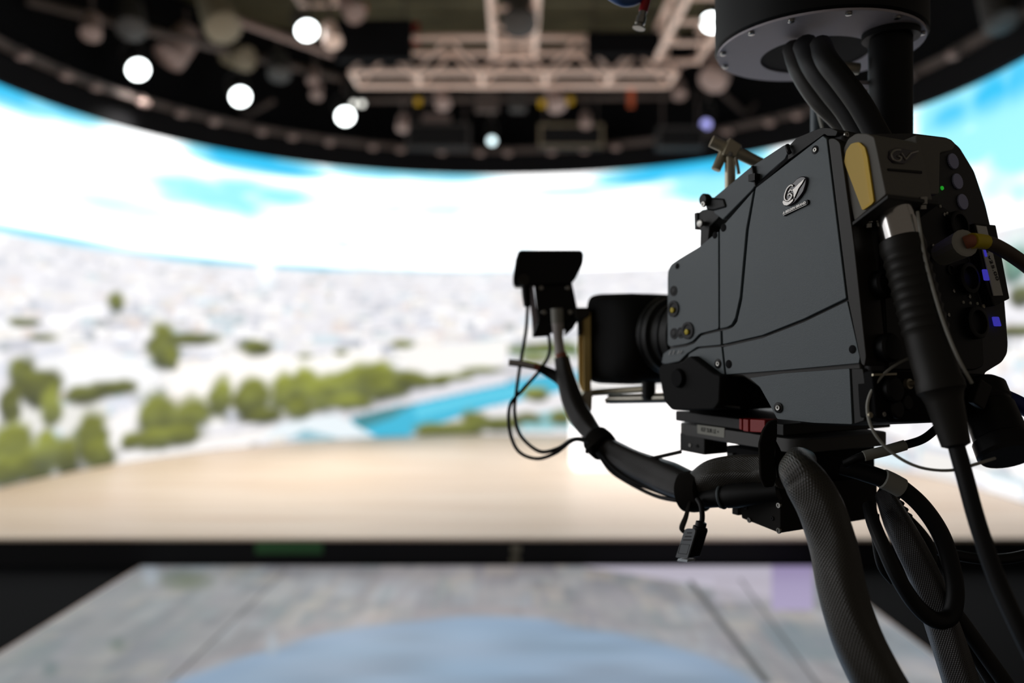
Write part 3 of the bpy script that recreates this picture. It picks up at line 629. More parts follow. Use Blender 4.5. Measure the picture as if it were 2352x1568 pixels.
# front buttons, holes and screws on the side
for x, y, r, k in ((1547, 668, 12, 0), (1547, 709, 19, 1), (1548, 766, 13, 0), (1563.5, 764, 13, 0), (1580, 759, 20, 1)):
    bt = sdisc('knob_recess' if k else 'push_button', x, y, r, M['black'], bc, [(-.2, 1), (.12, 1), (.16, .85), (.10, .62), (.04, .6), (.04, 0)] if k else [(-.2, 1), (.05, 1), (.08, .85), (.02, .7), (.10, .5), (.10, 0)], b=-.0003)
    if k: sdisc('yellow_mark', x-1, y+3, r*.32, M['yellow_dot'], bt, [(.0, 1), (.6, 1), (.7, .8), (.7, 0)], b=-.001)['label'] = 'small yellow mark inside the knob'
for x, y, r in ((1661.5, 523, 9), (1642, 540, 8), (1555.6, 611, 7), (1673.6, 836, 10), (1958, 802, 10)):
    sdisc('screw_hole', x, y, r, M['matte'], bc, HOLE, b=-.0002)
for x, y, r in ((1649, 835, 9), (1787, 936, 10), (1872, 344, 8)):
    q = sdisc('screw_recess', x, y, r*1.25, M['black'], bc, HOLE, b=-.0002); sdisc('screw', x+1, y, r*.72, M['screw'], q, [(0, 1), (.35, 1), (.5, .8), (.45, .4), (.1, .35), (.1, 0)], b=-.0004)
# badge and nameplate
z = lambda pts: [(1780+x/14.25, 390+y/14.25) for x, y in pts]
sh = sprism('emblem_shadow_base', z([(300, 1080), (560, 1120), (860, 900), (1010, 640), (1050, 320), (1000, 240), (900, 300), (500, 700)]), .004, M['black'], bc, b=-.001, bevel=.0004, r=2)
bd = sprism('emblem', rounded(z([(238, 1060), (290, 850), (400, 580), (560, 430), (720, 270), (870, 200), (980, 215), (1032, 290), (1010, 470), (930, 720), (800, 900), (640, 1080), (470, 1180), (320, 1190), (255, 1140)]), 4), .006, M['badge'], bc, b=-.003, bevel=.0012, seg=3)
e1 = sprism('silver_letters', z([(975, 282), (880, 350), (740, 480), (610, 610), (560, 640), (610, 755), (596, 850), (628, 930), (690, 790), (770, 610), (890, 440)]), .0022, M['silver_ink'], bd, b=-.0042, bevel=.0003)
sprism('silver_foot', rounded(z([(240, 1060), (270, 990), (360, 1042), (440, 1048), (540, 975), (600, 925), (592, 1010), (500, 1105), (390, 1172), (285, 1155)]), 2), .0022, M['silver_ink'], bd, b=-.0042, bevel=.0003)
g = G(); g.sweep(spline([sp(*q, -.0038) for q in z([(600, 520), (520, 500), (420, 590), (345, 760), (318, 900), (350, 990), (430, 1010), (510, 950), (560, 860)])], 5), .0011, 8, .7); g.link('silver_ring', M['silver_ink'], bd)
g = G(); g.sweep([sp(*q, -.0038) for q in z([(430, 830), (500, 770), (560, 830), (540, 900), (450, 980)])], .0012, 8, .7); g.sweep([sp(*q, -.0038) for q in z([(440, 720), (520, 650), (580, 680)])], .0010, 8, .7); g.link('silver_strokes', M['silver_ink'], bd)
npl = sprism('nameplate', z([(262, 1470), (1020, 985), (1070, 970), (1092, 1040), (1085, 1120), (290, 1520)]), .003, M['black'], bc, b=-.002, bevel=.0006)
lettering('nameplate_text', 'A BELDEN BRAND', sp(*z([(262, 1462)])[0], -.0021), sp(*z([(1005, 1105)])[0], -.0021), V(0, 0, 1)+AD*-.12, 6.0*.86/F, M['silver_ink'], npl, -BD*.0006)
g = G(); g.tube(sp(*z([(275, 1488)])[0], -.0023), sp(*z([(1030, 1135)])[0], -.0023), .00035, 6); g.link('nameplate_line', M['silver_ink'], npl)

# lower nose block and dark throat under the body
sprism('nose_block', [(1511, 850), (1518, 836), (1562, 832), (1585, 816), (1640, 858), (1655, 862), (1652, 925), (1640, 941), (1590, 942), (1542, 942), (1524, 922)], .16, M['hood'], bc, b=-.012, bevel=.008, r=6, seg=3)
sdisc('nose_dial', 1560, 868, 22, M['matte'], bc, [(-.1, 1), (.2, 1), (.4, .85), (.4, 0)], b=-.012)
sprism('lens_mount_throat', [(1580, 862), (1722, 866), (1748, 895), (1755, 916), (1722, 934), (1700, 941), (1580, 942)], .10, M['matte'], bc, b=.045, bevel=.002)
g = G(); g.sweep([sp(1607, 932, -.006), sp(1660, 930, .0), (sp(1700, 936, .01))], .0016, 8); g.link('front_cable', M['boot'], bc)
g = G(); 
for x in (1537, 1545, 1556, 1562): g.tube(sp(x, 812+(1562-x)*.1, -.0015), sp(x+4, 805, -.0015), .0005, 6)
g.link('front_marking', M['silver_ink'], bc)

# lens: barrel, rings and the square hood
def lax(a, z=.003, b=.085): return L(a, b, z)
lens = G().lathe(lax(.268), AD, [(0, .05), (.02, .052), (.035, .052), (.036, .047), (.06, .047), (.061, .052), (.085, .053), (.087, .049), (.10, .049), (.102, .056), (.135, .058)], 36).link('lens_barrel', M['dark'], bc, angle=30)
for a, r in ((.296, .0535), (.345, .0545), (.380, .058)):
    G().lathe(lax(a), AD, [(0, r), (.0025, r+.001), (.006, r)], 36).link('lens_ring', M['rail'] if r < .0537 else M['black'], lens)
secs = []
for a, hw, hh, ex in ((.388, .055, .055, 2.2), (.394, .062, .060, 2.6), (.405, .070, .066, 4), (.43, .074, .069, 6), (.485, .0755, .0705, 8), (.492, .075, .070, 8)):
    secs.append([L(a, .085+hw*math.copysign(abs(math.cos(t))**(2/ex), math.cos(t)), -.002+hh*math.copysign(abs(math.sin(t))**(2/ex), math.sin(t))) for t in [2*math.pi*k/56 for k in range(56)]])
G().loft(secs).link('lens_hood', M['hood'], bc, angle=50)
# viewfinder tube cluster behind the handle
g = G(); g.tube(at(1634, 324, 1.03), at(1752, 378, 1.03), .0075, 20); g.link('viewfinder_tube', M['nickel'], bc)
yprism('tube_clamp', [(1677, 315), (1705, 333), (1692, 360), (1660, 355)], 1.018, .022, M['nickel'], bc, bevel=.0015)
G().tube(at(1677, 352, 1.028), at(1677, 535, 1.028), .0068, 18).link('viewfinder_post', M['nickel'], bc)
G().tube(at(1662, 352, 1.03), at(1644, 390, 1.03), .0062, 18).link('viewfinder_tube', M['nickel'], bc)
G().sweep(spline([at(1690, 362, 1.02), at(1695, 385, 1.02), at(1697, 400, 1.02)], 4), .0022, 8).link('clamp_lever', M['steel'], bc)
g = G().lathe(at(1677, 354, 1.017), V(0, -1, 0), [(0, .003), (.002, .003), (.0025, .002), (.0025, 0)], 12); g.link('clamp_screw', M['screw'], bc)

# rear panel
rear = rprism('rear_panel', [(1936, 306), (2100, 304), (2180, 314), (2206, 336), (2240, 392), (2266, 470), (2290, 570), (2310, 690), (2318, 790), (2316, 814), (2305, 832), (2264, 857), (2266, 925), (2240, 958), (2160, 970), (2052, 971), (2040, 968), (2014, 962), (2000, 850)], .10, M['rear'], bc, bevel=.006, r=8, seg=3)
rprism('rear_recess_plate', [(2020, 470), (2150, 460), (2200, 500), (2255, 700), (2262, 840), (2240, 850), (2040, 850)], .004, M['black'], rear, d=.003, bevel=.002, r=8)
rprism('side_ledge', [(2238, 512), (2288, 516), (2320, 686), (2284, 703), (2262, 640)], .03, M['black'], rear, d=.012, bevel=.0015)
tape = rprism('white_tape', [(2243, 517), (2266, 520), (2304, 678), (2283, 679)], .001, M['tape'], rear, d=.0135, bevel=0)
tape['label'] = 'white label tape printed V25.00'
lettering('tape_text', 'g v25.00', rp(2261, 572, .0138), rp(2287, 645, .0138), rp(2282, 600, .0138)-rp(2264, 604, .0138), 13*.9/F, M['ink'], tape, RN*.0006)
for x, y in ((2187, 371), (2197, 417), (2209, 464)):
    c = rp(x, y, .001); g = G(); rr = 19*c.y/F; k = 22; ux = BD; uz = RUP
    pts = []
    for i in range(k*2):
        an = math.pi*i/k; r = rr*(1.0 if i % 2 else .92); pts.append(c+(ux*math.cos(an)+uz*math.sin(an))*r)
    g.prism(pts, RN*.0022); g.link('knurled_cap', M['cap'], rear, bevel=.0005, smooth=False)
for x, y, r in ((2192, 520, 34), (2214, 641, 36), (2232, 742, 38), (2180, 620, 12)):
    rdisc('round_connector', x, y, r, M['black'], rear, [(0, 1), (.45, 1), (.5, .9), (.5, .74), (.2, .7), (.2, 0)], d=.002)
for x, y, c in ((2168, 493, 'screw'), (2137, 473, 'yellow_dot'), (2159, 474, 'label'), (2174, 491, 'screw'), (2204, 492, 'screw'), (2142, 565, 'screw'), (2190, 668, 'screw'), (2226, 681, 'screw'), (2258, 703, 'nickel'), (2142, 590, 'screw'), (2170, 806, 'nickel'), (2212, 694, 'label'), (2228, 696, 'label'), (2244, 697, 'label'), (2163, 432, 'greenlit'), (2178, 723, 'screw')):
    rdisc('indicator' if c in ('yellow_dot', 'greenlit') else 'panel_screw', x, y, 5 if c != 'label' else 4, M[c], rear, [(0, 1), (.5, .9), (.6, .5), (.6, 0)], d=.003)
for x, y, wd, hg in ((2236, 527, 15, 24), (2263, 631, 14, 26), (2288, 738, 18, 22), (2262, 578, 6, 22), (2098, 508, 14, 48)):
    rprism('blue_lamp', [(x-wd/2, y-hg/2), (x+wd/2-2, y-hg/2), (x+wd/2+4, y+hg/2), (x-wd/2+5, y+hg/2)], .001, M['bluelit'], rear, d=.0145 if 2240 < x < 2280 and y > 560 else .0045, bevel=.001, r=3)['label'] = 'blue lit lamp'
# lower rear connectors
rprism('lower_rear_housing', [(2004, 850), (2262, 858), (2264, 925), (2150, 968), (2052, 968), (2014, 958)], .02, M['matte'], rear, d=.006, bevel=.004, r=6)
for x, y, r in ((2030, 800, 34), (2040, 896, 30), (2075, 925, 18), (2050, 940, 22), (2018, 655, 34)):
    rdisc('round_connector', x, y, r, M['black'], rear, [(0, 1), (.6, 1), (.75, .85), (.75, 0)], d=.005)
rdisc('terminal_screw', 2082, 882, 12, M['nickel'], rear, [(0, 1), (.8, 1), (.9, .6), (2.2, .55), (2.3, .3), (2.3, 0)], d=.007)
rdisc('terminal_screw', 1999, 953, 7, M['nickel'], rear, SCREW, d=.007); rdisc('terminal_screw', 2030, 951, 6, M['screw'], rear, SCREW, d=.007)
rprism('vent_slot', [(2006, 858), (2060, 856), (2060, 861), (2006, 863)], .002, M['nickel'], rear, d=.008, bevel=0)
rdisc('corner_screw', 1944, 309, 7, M['screw'], rear, SCREW, d=.001)
# rear adapter block with the amber insert
q = rp(1940, 400); B1 = (q-P0).dot(BD)
def qp(x, y, d=0): return Plane(P0+BD*(B1+d), -BD).hit(x, y)
ad = G().prism([qp(x, y) for x, y in rounded([(1931, 372), (1936, 342), (1948, 318), (1966, 306), (1990, 306), (2008, 314), (2014, 340), (2036, 446), (1962, 508)], 5)], BD*.070).link('adapter_block', M['adapter'], bc, bevel=.006, seg=3)
G().prism([qp(x, y, -.0015) for x, y in rounded([(1938, 372), (1943, 346), (1954, 330), (1968, 326), (1979, 334), (1984, 350), (2003, 466), (1980, 483)], 4)], BD*.003).link('amber_insert', M['yellow_face'], ad, bevel=.0004)['label'] = 'amber yellow wedge set in the grey block'
G().prism([qp(x, y, -.0022) for x, y in rounded([(1968, 326), (1974, 327), (1986, 338), (1992, 360), (2007, 462), (2002, 469), (1983, 482), (1981, 479), (1998, 464), (1980, 345)], 2)], BD*.003).link('yellow_edge', M['yellow'], ad, bevel=.0004)
a_f = (qp(2036, 446)-P0).dot(AD)
FR = Plane(qp(2030, 440), -(AD+V(0, 0, .16)))
RF = Plane(qp(2025, 390), BD.cross((qp(2036, 446)-qp(2014, 340)).normalized()))
def fpx(x, y, d=.0): 
    n_ = RF.n if RF.n.y < 0 else -RF.n
    return Plane(RF.p+n_*d, n_).hit(x, y)
nF = RF.n if RF.n.y < 0 else -RF.n
G().prism([fpx(x, y, .001) for x, y in rounded([(2043, 345), (2062, 338), (2094, 345), (2110, 346), (2096, 362), (2078, 376), (2052, 374), (2041, 362)], 4)], -nF*.003).link('rear_emblem', M['badge'], ad, bevel=.0006)
g = G(); g.sweep(spline([fpx(*p, .0015) for p in ((2068, 344), (2055, 345), (2047, 354), (2052, 367), (2064, 370), (2070, 362), (2062, 358))], 4), .0011, 8); g.sweep([fpx(*p, .0015) for p in ((2070, 352), (2080, 366), (2092, 352), (2108, 347))], .001, 8); g.link('rear_emblem_letters', M['silver_ink'], ad)
G().prism([fpx(x, y, .001) for x, y in ((2040, 386), (2118, 392), (2119, 398), (2041, 391))], -nF*.003).link('rear_nameplate', M['black'], ad, bevel=.0004)
rprism('cap_block', [(2104, 309), (2184, 318), (2196, 330), (2190, 344), (2160, 350), (2158, 446), (2120, 446)], .06, M['adapter'], bc, d=.025, bevel=.005, r=5, seg=3)
# flange under the block
fz = qp(2036, 447).z-.0005
fl = [qp(1962, 510), qp(2036, 448)]; e = BD*.074
G().prism([fl[0]-BD*.003, fl[1]-BD*.003-AD*.004, fl[1]+e-AD*.004, fl[0]+e], V(0, 0, -.004)).link('adapter_flange', M['dark'], ad, bevel=.0008)
cj = thing('camera_cable', at(2055, 488, .79), 'thick black camera cable with chrome plug and ribbed boot, running down the rear', 'cable')
D0, D1, D2 = at(2050, 482, .795), at(2080, 560, .775), at(2198, 1030, .735)
axis = (D2-D0)
G().tube(D0-axis*.02, D0+axis*.13, .0185, 28).link('chrome_collar', M['chrome'], cj)
tot = axis.length
prof = [(0, .0205), (.008, .0215)]
for i in range(9): prof += [(.012+i*.010, .0215), (.016+i*.010, .0200), (.019+i*.010, .0200)]
prof += [(.115, .0205), (.140, .0200), (.146, .0215), (.152, .0215), (.156, .0185), (tot*.86*.5+.06, .0165), (tot*.86-.012, .0135), (tot*.86-.002, .0125), (tot*.86, .008)]
prof = sorted(prof, key=lambda p: p[0])
G().lathe(D0+axis*.135, axis, prof, 30).link('ribbed_boot', M['boot'], cj, angle=28)
cab = spline([D0+axis*.97, at(2215, 1090, .728), at(2245, 1200, .715), at(2290, 1330, .70), at(2350, 1460, .68), at(2440, 1640, .66)], 8)
G().sweep(cab, .0075, 16).link('cable_run', M['rubber'], cj)
for x, y, dd in ((2037, 478, .0), (1995, 518, .0), (2119, 476, 0.0)):
    c = at(x, y, .80 if x < 2100 else .79); G().lathe(c+V(0, 0, .004), V(.05, .05, -1), [(-.006, .0045), (.001, .0045), (.002, .0035), (.006, .0035), (.007, .002), (.007, 0)], 14).link('flange_screw', M['screw'], ad)
# lanyard wire along the boot
ly = tag(G().sweep(spline([at(2107, 486, .775), at(2112, 520, .77), at(2126, 600, .76), at(2160, 720, .745), at(2196, 812, .735), at(2232, 880, .735)], 8), .0016, 8).link('lanyard_wire', M['greyplug']), 'thin grey lanyard wire running beside the ribbed cable boot', 'wire')
# grey plug with yellow banded cable
pg = thing('signal_cable', rp(2160, 585, .01), 'grey plug with yellow and rust bands on a brown cable, leaving to the right', 'cable')
g0, g1 = rp(2158, 586, .008), rp(2216, 558, .045)
G().lathe(g0, g1-g0, [(0, .010), (.004, .0125), ((g1-g0).length, .0145), ((g1-g0).length+.001, .012), ((g1-g0).length+.001, .004)], 16).link('grey_plug_body', M['greyplug'], pg, angle=20)
pp = [g1, rp(2232, 553, .05), rp(2262, 556, .05), rp(2290, 566, .05), rp(2330, 590, .05), rp(2375, 625, .05), rp(2440, 690, .05)]
pth = spline(pp, 6)
G().sweep(pth[0:7], .0068, 12).link('rust_band', M['rust'], pg)
G().sweep(pth[6:13], .0080, 12).link('yellow_band', M['yellow_dot'], pg)
G().sweep(pth[12:], .0075, 12).link('cable_run', M['brown'], pg)
# lower right big connector with blue ring
bcn = thing('multipin_connector', at(2290, 960, .80), 'big black cylindrical multipin connector with blue boot at the right edge', 'connector')
c0, c1 = at(2250, 880, .84), at(2316, 1050, .79); ln = (c1-c0).length
G().lathe(c0, c1-c0, [(0, .018), (.006, .0235), (.022, .0235), (.024, .022), (.028, .022), (.030, .0240), (ln-.02, .0255), (ln-.018, .0275), (ln-.004, .0275), (ln, .025)], 28).link('connector_shell', M['black'], bcn, angle=28)
G().sweep(spline([at(2290, 905, .86), at(2310, 914, .85), at(2345, 930, .84), at(2400, 965, .83)], 5), [.010, .009, .0085, .009], 14).link('blue_boot', M['blue'], bcn)
G().obox(at(2250, 905, .80), V(.006, 0, -.004), V(0, .006, 0), V(.004, 0, .012)).link('lanyard_eye', M['boot'], bcn, bevel=.002)
tag(G().sweep(spline([at(2150, 812, .80), at(2090, 822, .79), at(2040, 850, .785), at(2006, 890, .78), at(1992, 935, .78), at(2006, 990, .775), at(2050, 1040, .77), at(2110, 1072, .765), at(2180, 1080, .765), at(2240, 1066, .775), at(2285, 1052, .785)], 8), .00155, 8).link('tether_wire', M['greyplug']), 'thin grey tether wire looping below the rear connectors', 'wire')
lc = thing('labelled_cable', at(2100, 1000, .85), 'short black cable with a white wrap label under the rear panel', 'cable')
pth = spline([at(2170, 965, .87), at(2150, 985, .86), at(2120, 1008, .855), at(2078, 1022, .85), at(1985, 1046, .85), at(1940, 1066, .86)], 6)
G().sweep(pth, .0045, 12).link('cable_run', M['rubber'], lc)
wrp = G().sweep([at(2078, 1022, .848), at(2030, 1036, .846), at(1984, 1047, .848)], .0058, 12).link('wrap_label', M['label'], lc)

# ---------------------------------------------------------------- remote head: plates and boxes below the camera
hd = thing('pan_tilt_mount', L(.13, .1, -.28), 'black stacked mounting plates and gearbox of the remote camera head', 'camera mount')
def hbox(name, a, m, bevel=.002, r=0):
    a0, a1, b0, b1, zt, zb = a; g = G(); lbox(g, a0, a1, b0, b1, zb, zt); return g.link(name, m, hd, bevel=bevel)
hbox('upper_plate', abox(1551, 1800, 2046, 974, 1001), M['alu'], .0015)
lp_ = abox(1551, 1830, 2050, 1010, 1043); 
a0, a1, b0, b1, zt, zb = lp_
pts = rounded([(a0, b0), (a1, b0), (a1, b1), (a0, b1)], .02, 6)
lower = G().prism([L(a, b, zb) for a, b in pts], V(0, 0, zt-zb)).link('lower_plate', M['alu2'], hd, bevel=.0012)
s0 = sp(1603, 976, .0195)
lab = G().prism([sp(x, y, .0195) for x, y in ((1601, 975), (1664, 983), (1663, 1005), (1602, 995))], BD*.002).link('white_label', M['label'], hd, bevel=0)
lab['label'] = 'white label printed KEF SUR LE +'
lettering('label_text', 'KEF SUR LE +', sp(1611, 990, .0195), sp(1651, 996.5, .0195), V(0, 0, 1), 10*.97/F, M['ink'], lab, -BD*.0004)
for x0, x1, y0, y1 in ((1697, 1704, 960, 988), (1706, 1719, 961, 992), (1722, 1757, 962, 994)):
    G().prism([sp(x, y, .012) for x, y in ((x0, y0), (x1, y0+2), (x1, y1), (x0, y1-2))], BD*.02).link('red_lock', M['red'], hd, bevel=.0012)['label'] = 'red locking block'
hbox('lens_side_box', abox(1561, 1618, 1672, 1002, 1045), M['dark'], .0015)
sdisc('box_screw', 1585, 1022, 4, M['screw'], hd, SCREW, b=.0195)
sdisc('box_screw', 1601, 1024, 4, M['black'], hd, SCREW, b=.0195)
hbox('gear_column', abox(1668, 1790, 2010, 1043, 1140, .035), M['matte'], .002)
G().prism([sp(x, y, .03) for x, y in ((1670, 1040), (1683, 1040), (1683, 1060), (1690, 1060), (1690, 1075), (1668, 1060))], BD*.05).link('step_block', M['alu'], hd, bevel=.001)
gb = G().prism([sp(x, y, .02) for x, y in ((1693, 1128), (1793, 1120), (1793, 1222), (1789, 1224), (1703, 1190), (1702, 1178), (1693, 1178))], BD*.165).link('gearbox', M['gear'], hd, bevel=.0015)
for x, y, r, m in ((1789, 1160, 7, 'screw'), (1789, 1218, 7, 'screw'), (1721, 1194, 6, 'screw'), (1774, 1190, 5, 'black'), (1713, 1165, 5, 'black'), (1711, 1048, 5, 'black')):
    sdisc('gearbox_screw', x, y, r, M[m], hd, SCREW, b=.0195 if y > 1100 else .0345)
G().prism([sp(x, y, .018) for x, y in ((1681, 1160), (1695, 1160), (1695, 1184), (1681, 1180))], BD*.01).link('cable_lug', M['alu'], hd, bevel=.001)

# ---------------------------------------------------------------- hanging column above
cl_ = thing('ceiling_column', at(1880, 105, 1.06), 'black ceiling column with a round drum and a post carrying the camera', 'camera support')
cz = E+(775-108)/F*1.06; cc = V((1878-CX)/F*1.06, 1.06, cz); cr_ = 229*1.06/F
drum = G().lathe(cc, V(0, 0, 1), [(0, cr_*.985), (.002, cr_), (.30, cr_), (.302, cr_*.9)], 64).link('drum_housing', M['drum'], cl_, angle=30)
# underside plate with the cable cut-out
n = 60; ring_o = [cc+V(cr_*.975*math.cos(2*math.pi*k/n), cr_*.975*math.sin(2*math.pi*k/n), -.001) for k in range(n)]
hc = cc+V(.004, .022, 0); ring_i = [hc+V(.070*math.cos(2*math.pi*k/n), .072*math.sin(2*math.pi*k/n), -.001) for k in range(n)]
vv = ring_o+ring_i+[p-V(0, 0, .003) for p in ring_o]+[p-V(0, 0, .003) for p in ring_i]
ff = []
for k in range(n):
    j = (k+1) % n
    ff += [(k, j, n+j, n+k), (2*n+k, 2*n+j, 3*n+j, 3*n+k), (k, j, 2*n+j, 2*n+k), (n+k, n+j, 3*n+j, 3*n+k)]
link('underside_plate', vv, ff, M['cover'], cl_)['label'] = 'pale grey round underside plate'
G().lathe(hc+V(0, 0, -.0012), V(0, 0, -1), [(0, .070), (.001, .070), (.001, 0)], 40).link('cable_opening', M['matte'], cl_)
for an in (-150, -125, -95, -65, 175, -30, 150):
    c = cc+V(cr_*.93*math.cos(math.radians(an)), cr_*.93*math.sin(math.radians(an)), -.004)
    G().lathe(c, V(0, 0, -1), [(0, .004), (.003, .004), (.0035, .003), (.0035, 0)], 12).link('plate_screw', M['screw'], cl_)
pz0 = L(.05, .08, .2135).z
pc = V((2046-CX)/F*1.0, 1.0, 0)
ptop = .02
G().tube((pc.x, pc.y, pz0), (pc.x, pc.y, cz-.006), .0254, 32).link('main_post', M['drum'], cl_)
th = V((1876-CX)/F*1.10, 1.10, 0); G().tube((th.x, th.y, pz0+.004), (th.x, th.y, cz-.006), .0082, 16).link('thin_post', M['post'], cl_)
th = V((2003-CX)/F*1.04, 1.04, 0); G().tube((th.x, th.y, pz0+.004), (th.x, th.y, cz-.006), .005, 16).link('thin_post', M['post'], cl_)
G().box(pc.x-.11, .985, pz0-.004, pc.x+.035, 1.11, pz0).link('post_foot_plate', M['alu'], cl_, bevel=.001)
G().lathe((pc.x, pc.y, cz-.012), V(0, 0, 1), [(0, .034), (.012, .034), (.014, .03)], 30).link('post_flange', M['drum'], cl_)
g = G(); g.obox(at(1975, 195, 1.02), V(.022, 0, 0), V(0, .01, 0), V(0, 0, .0025)); g.link('inner_bracket', M['cover'], cl_, bevel=.001)
G().sweep([at(1930, 155, 1.03), at(1972, 158, 1.03)], .0075, 12).link('inner_spring', M['nickel'], cl_)
for i, (xs, r, lab_) in enumerate((( [(1822, 112), (1838, 160), (1880, 225), (1930, 275), (1968, 325)], .0135, 'thick black cable, lower of the bundle from drum to camera'),
                                   ([(1850, 105), (1870, 150), (1910, 205), (1950, 255), (1992, 325)], .0155, 'thick black cable in the middle of the bundle from drum to camera'),
                                   ([(1885, 105), (1900, 140), (1935, 185), (1975, 240), (2022, 322)], .0135, 'thick black cable, upper of the bundle from drum to camera'))):
    ys = (1.03, 1.0, .985, .975, .97)
    tag(G().sweep(spline([at(x, y, Y-.03*i) for (x, y), Y in zip(xs, ys)], 8), r, 14).link('column_cable', M['boot'] if i == 0 else M['rubber']), lab_, 'cable')
tag(G().sweep(spline([at(1868, 218, 1.08), at(1880, 262, 1.07), at(1890, 298, 1.05)], 6), .0022, 8).link('thin_cable', M['greyplug']), 'thin grey cable hanging beside the thin post', 'cable')

# ---------------------------------------------------------------- tracking sensor on the lens side
ts = thing('tracking_sensor', at(1270, 775, 1.27), 'black tracking sensor on a gold bracket left of the lens hood', 'sensor')
YS = 1.25
g = G(); f_ = [at(x, y, YS-.02) for x, y in rounded([(1195, 574), (1334, 574), (1341, 582), (1340, 604), (1313, 650), (1226, 656), (1184, 658), (1178, 650), (1178, 636), (1188, 584)], 5)]
yprism('sensor_head', [(1193, 574), (1335, 574), (1341, 582), (1340, 604), (1322, 640), (1312, 652), (1226, 655), (1184, 658), (1178, 650), (1178, 636), (1187, 586)], YS-.02, .05, M['black'], ts, bevel=.003, r=6)
yprism('sensor_lip', [(1196, 576), (1192, 590), (1181, 637), (1178, 640), (1184, 596), (1190, 578)], YS-.024, .01, M['rail'], ts, bevel=.001)
pl = yprism('neck_plate', [(1226, 640), (1312, 640), (1327, 712), (1327, 738), (1316, 752), (1236, 774), (1222, 770), (1236, 735)], YS-.012, .02, M['black'], ts, bevel=.002)
yprism('side_wing', [(1213, 664), (1224, 650), (1236, 735), (1224, 768), (1222, 735)], YS-.004, .03, M['cover'], ts, bevel=.001)
yprism('lower_lip', [(1236, 738), (1262, 738), (1262, 772), (1223, 775), (1228, 760)], YS-.02, .03, M['black'], ts, bevel=.002)
yprism('lower_lip', [(1300, 736), (1328, 730), (1318, 752), (1298, 772)], YS-.02, .03, M['black'], ts, bevel=.002)
for x, y in ((1243, 661), (1304, 661), (1249, 717), (1310, 717)):
    G().lathe(at(x, y, YS-.0125), V(0, -1, 0), [(0, .004), (.002, .004), (.0028, .003), (.0028, 0)], 14).link('plate_screw', M['screw'], ts)
yprism('gold_upright', [(1340, 716), (1357, 716), (1358, 925), (1341, 925)], YS-.03, .02, M['gold'], ts, bevel=.001)
yprism('gold_upright', [(1328, 728), (1338, 728), (1340, 905), (1330, 880)], YS-.02, .02, M['gold'], ts, bevel=.001)
yprism('top_bracket', [(1320, 706), (1354, 706), (1356, 724), (1340, 734), (1322, 732)], YS-.034, .03, M['edge'], ts, bevel=.002)
yprism('bottom_bracket', [(1342, 898), (1362, 898), (1360, 944), (1346, 946), (1332, 915)], YS-.036, .03, M['nickel'], ts, bevel=.002)
yprism('bracket_block', [(1328, 730), (1335, 730), (1336, 770), (1329, 770)], YS-.04, .02, M['black'], ts, bevel=.001)
G().tube(at(1358, 902, 1.24), at(1500, 892, 1.16), .0055, 14).link('support_rod', M['nickel'], ts)
G().tube(at(1400, 917, 1.20), at(1535, 914, 1.13), .0070, 14).link('support_rod', M['steel'], ts)
G().lathe(at(1490, 895, 1.15), V(0, 0, -1), [(-.012, .010), (.012, .010), (.014, .008)], 14).link('rod_clamp', M['black'], ts)
G().lathe(at(1395, 920, 1.20), V(.3, -.3, -1), [(-.004, .004), (.004, .004)], 10).link('rod_clamp', M['steel'], ts)
plg = G().lathe(at(1207, 655, 1.235), (at(1211, 705, 1.235)-at(1207, 655, 1.235)), [(0, .007), (.02, .0065), (.032, .0055), (.034, .003)], 14).link('sensor_plug', M['black'], ts)
G().lathe(at(1203, 642, 1.215), V(0, -1, 0), [(0, .009), (.003, .009), (.003, 0)], 14).link('gold_socket', M['edge'], ts)
# sensor tail cable: grey heat-shrink, then braided sleeve to the head
tc_ = thing('sensor_cable', at(1400, 1010, 1.15), 'braided black sensor cable sweeping from the tracking sensor to the camera head', 'cable')
G().tube(at(1279, 708, 1.225), at(1281, 742, 1.225), .0095, 14).link('metal_ferrule', M['greyplug'], tc_)
G().sweep([at(1281, 742, 1.225), at(1282, 775, 1.225), at(1287, 815, 1.22)], [.0095, .0075, .0085], 14).link('heatshrink', M['wrap'], tc_)
G().sweep([at(1288, 812, 1.219), at(1292, 826, 1.217)], .0088, 14).link('rust_band', M['rust'], tc_)
path = spline([at(1290, 822, 1.218), at(1298, 865, 1.21), at(1318, 930, 1.19), at(1352, 985, 1.16), at(1392, 1025, 1.12), at(1450, 1062, 1.08), at(1520, 1092, 1.04), at(1580, 1118, 1.0), at(1612, 1128, .985)], 8)
G().sweep(path, [.011, .013, .016, .017, .013, .018, .021, .023, .02, .018], 40, flat=.9, lump=.05).link('braided_sleeve', M['braid_fine'], tc_)
G().sweep(spline([at(1168, 832, 1.22), at(1195, 835, 1.22), at(1228, 842, 1.22)], 4), [.005, .0055, .005], 10).link('grey_branch', M['wrap'], tc_)
G().sweep([at(1226, 841, 1.22), at(1240, 845, 1.22)], .0052, 10).link('rust_band', M['rust'], tc_)
G().sweep(spline([at(1238, 845, 1.22), at(1262, 856, 1.22), at(1292, 875, 1.21), at(1310, 910, 1.20)], 4), [.006, .008, .010, .008], 10).link('branch_sleeve', M['rubber'], tc_)
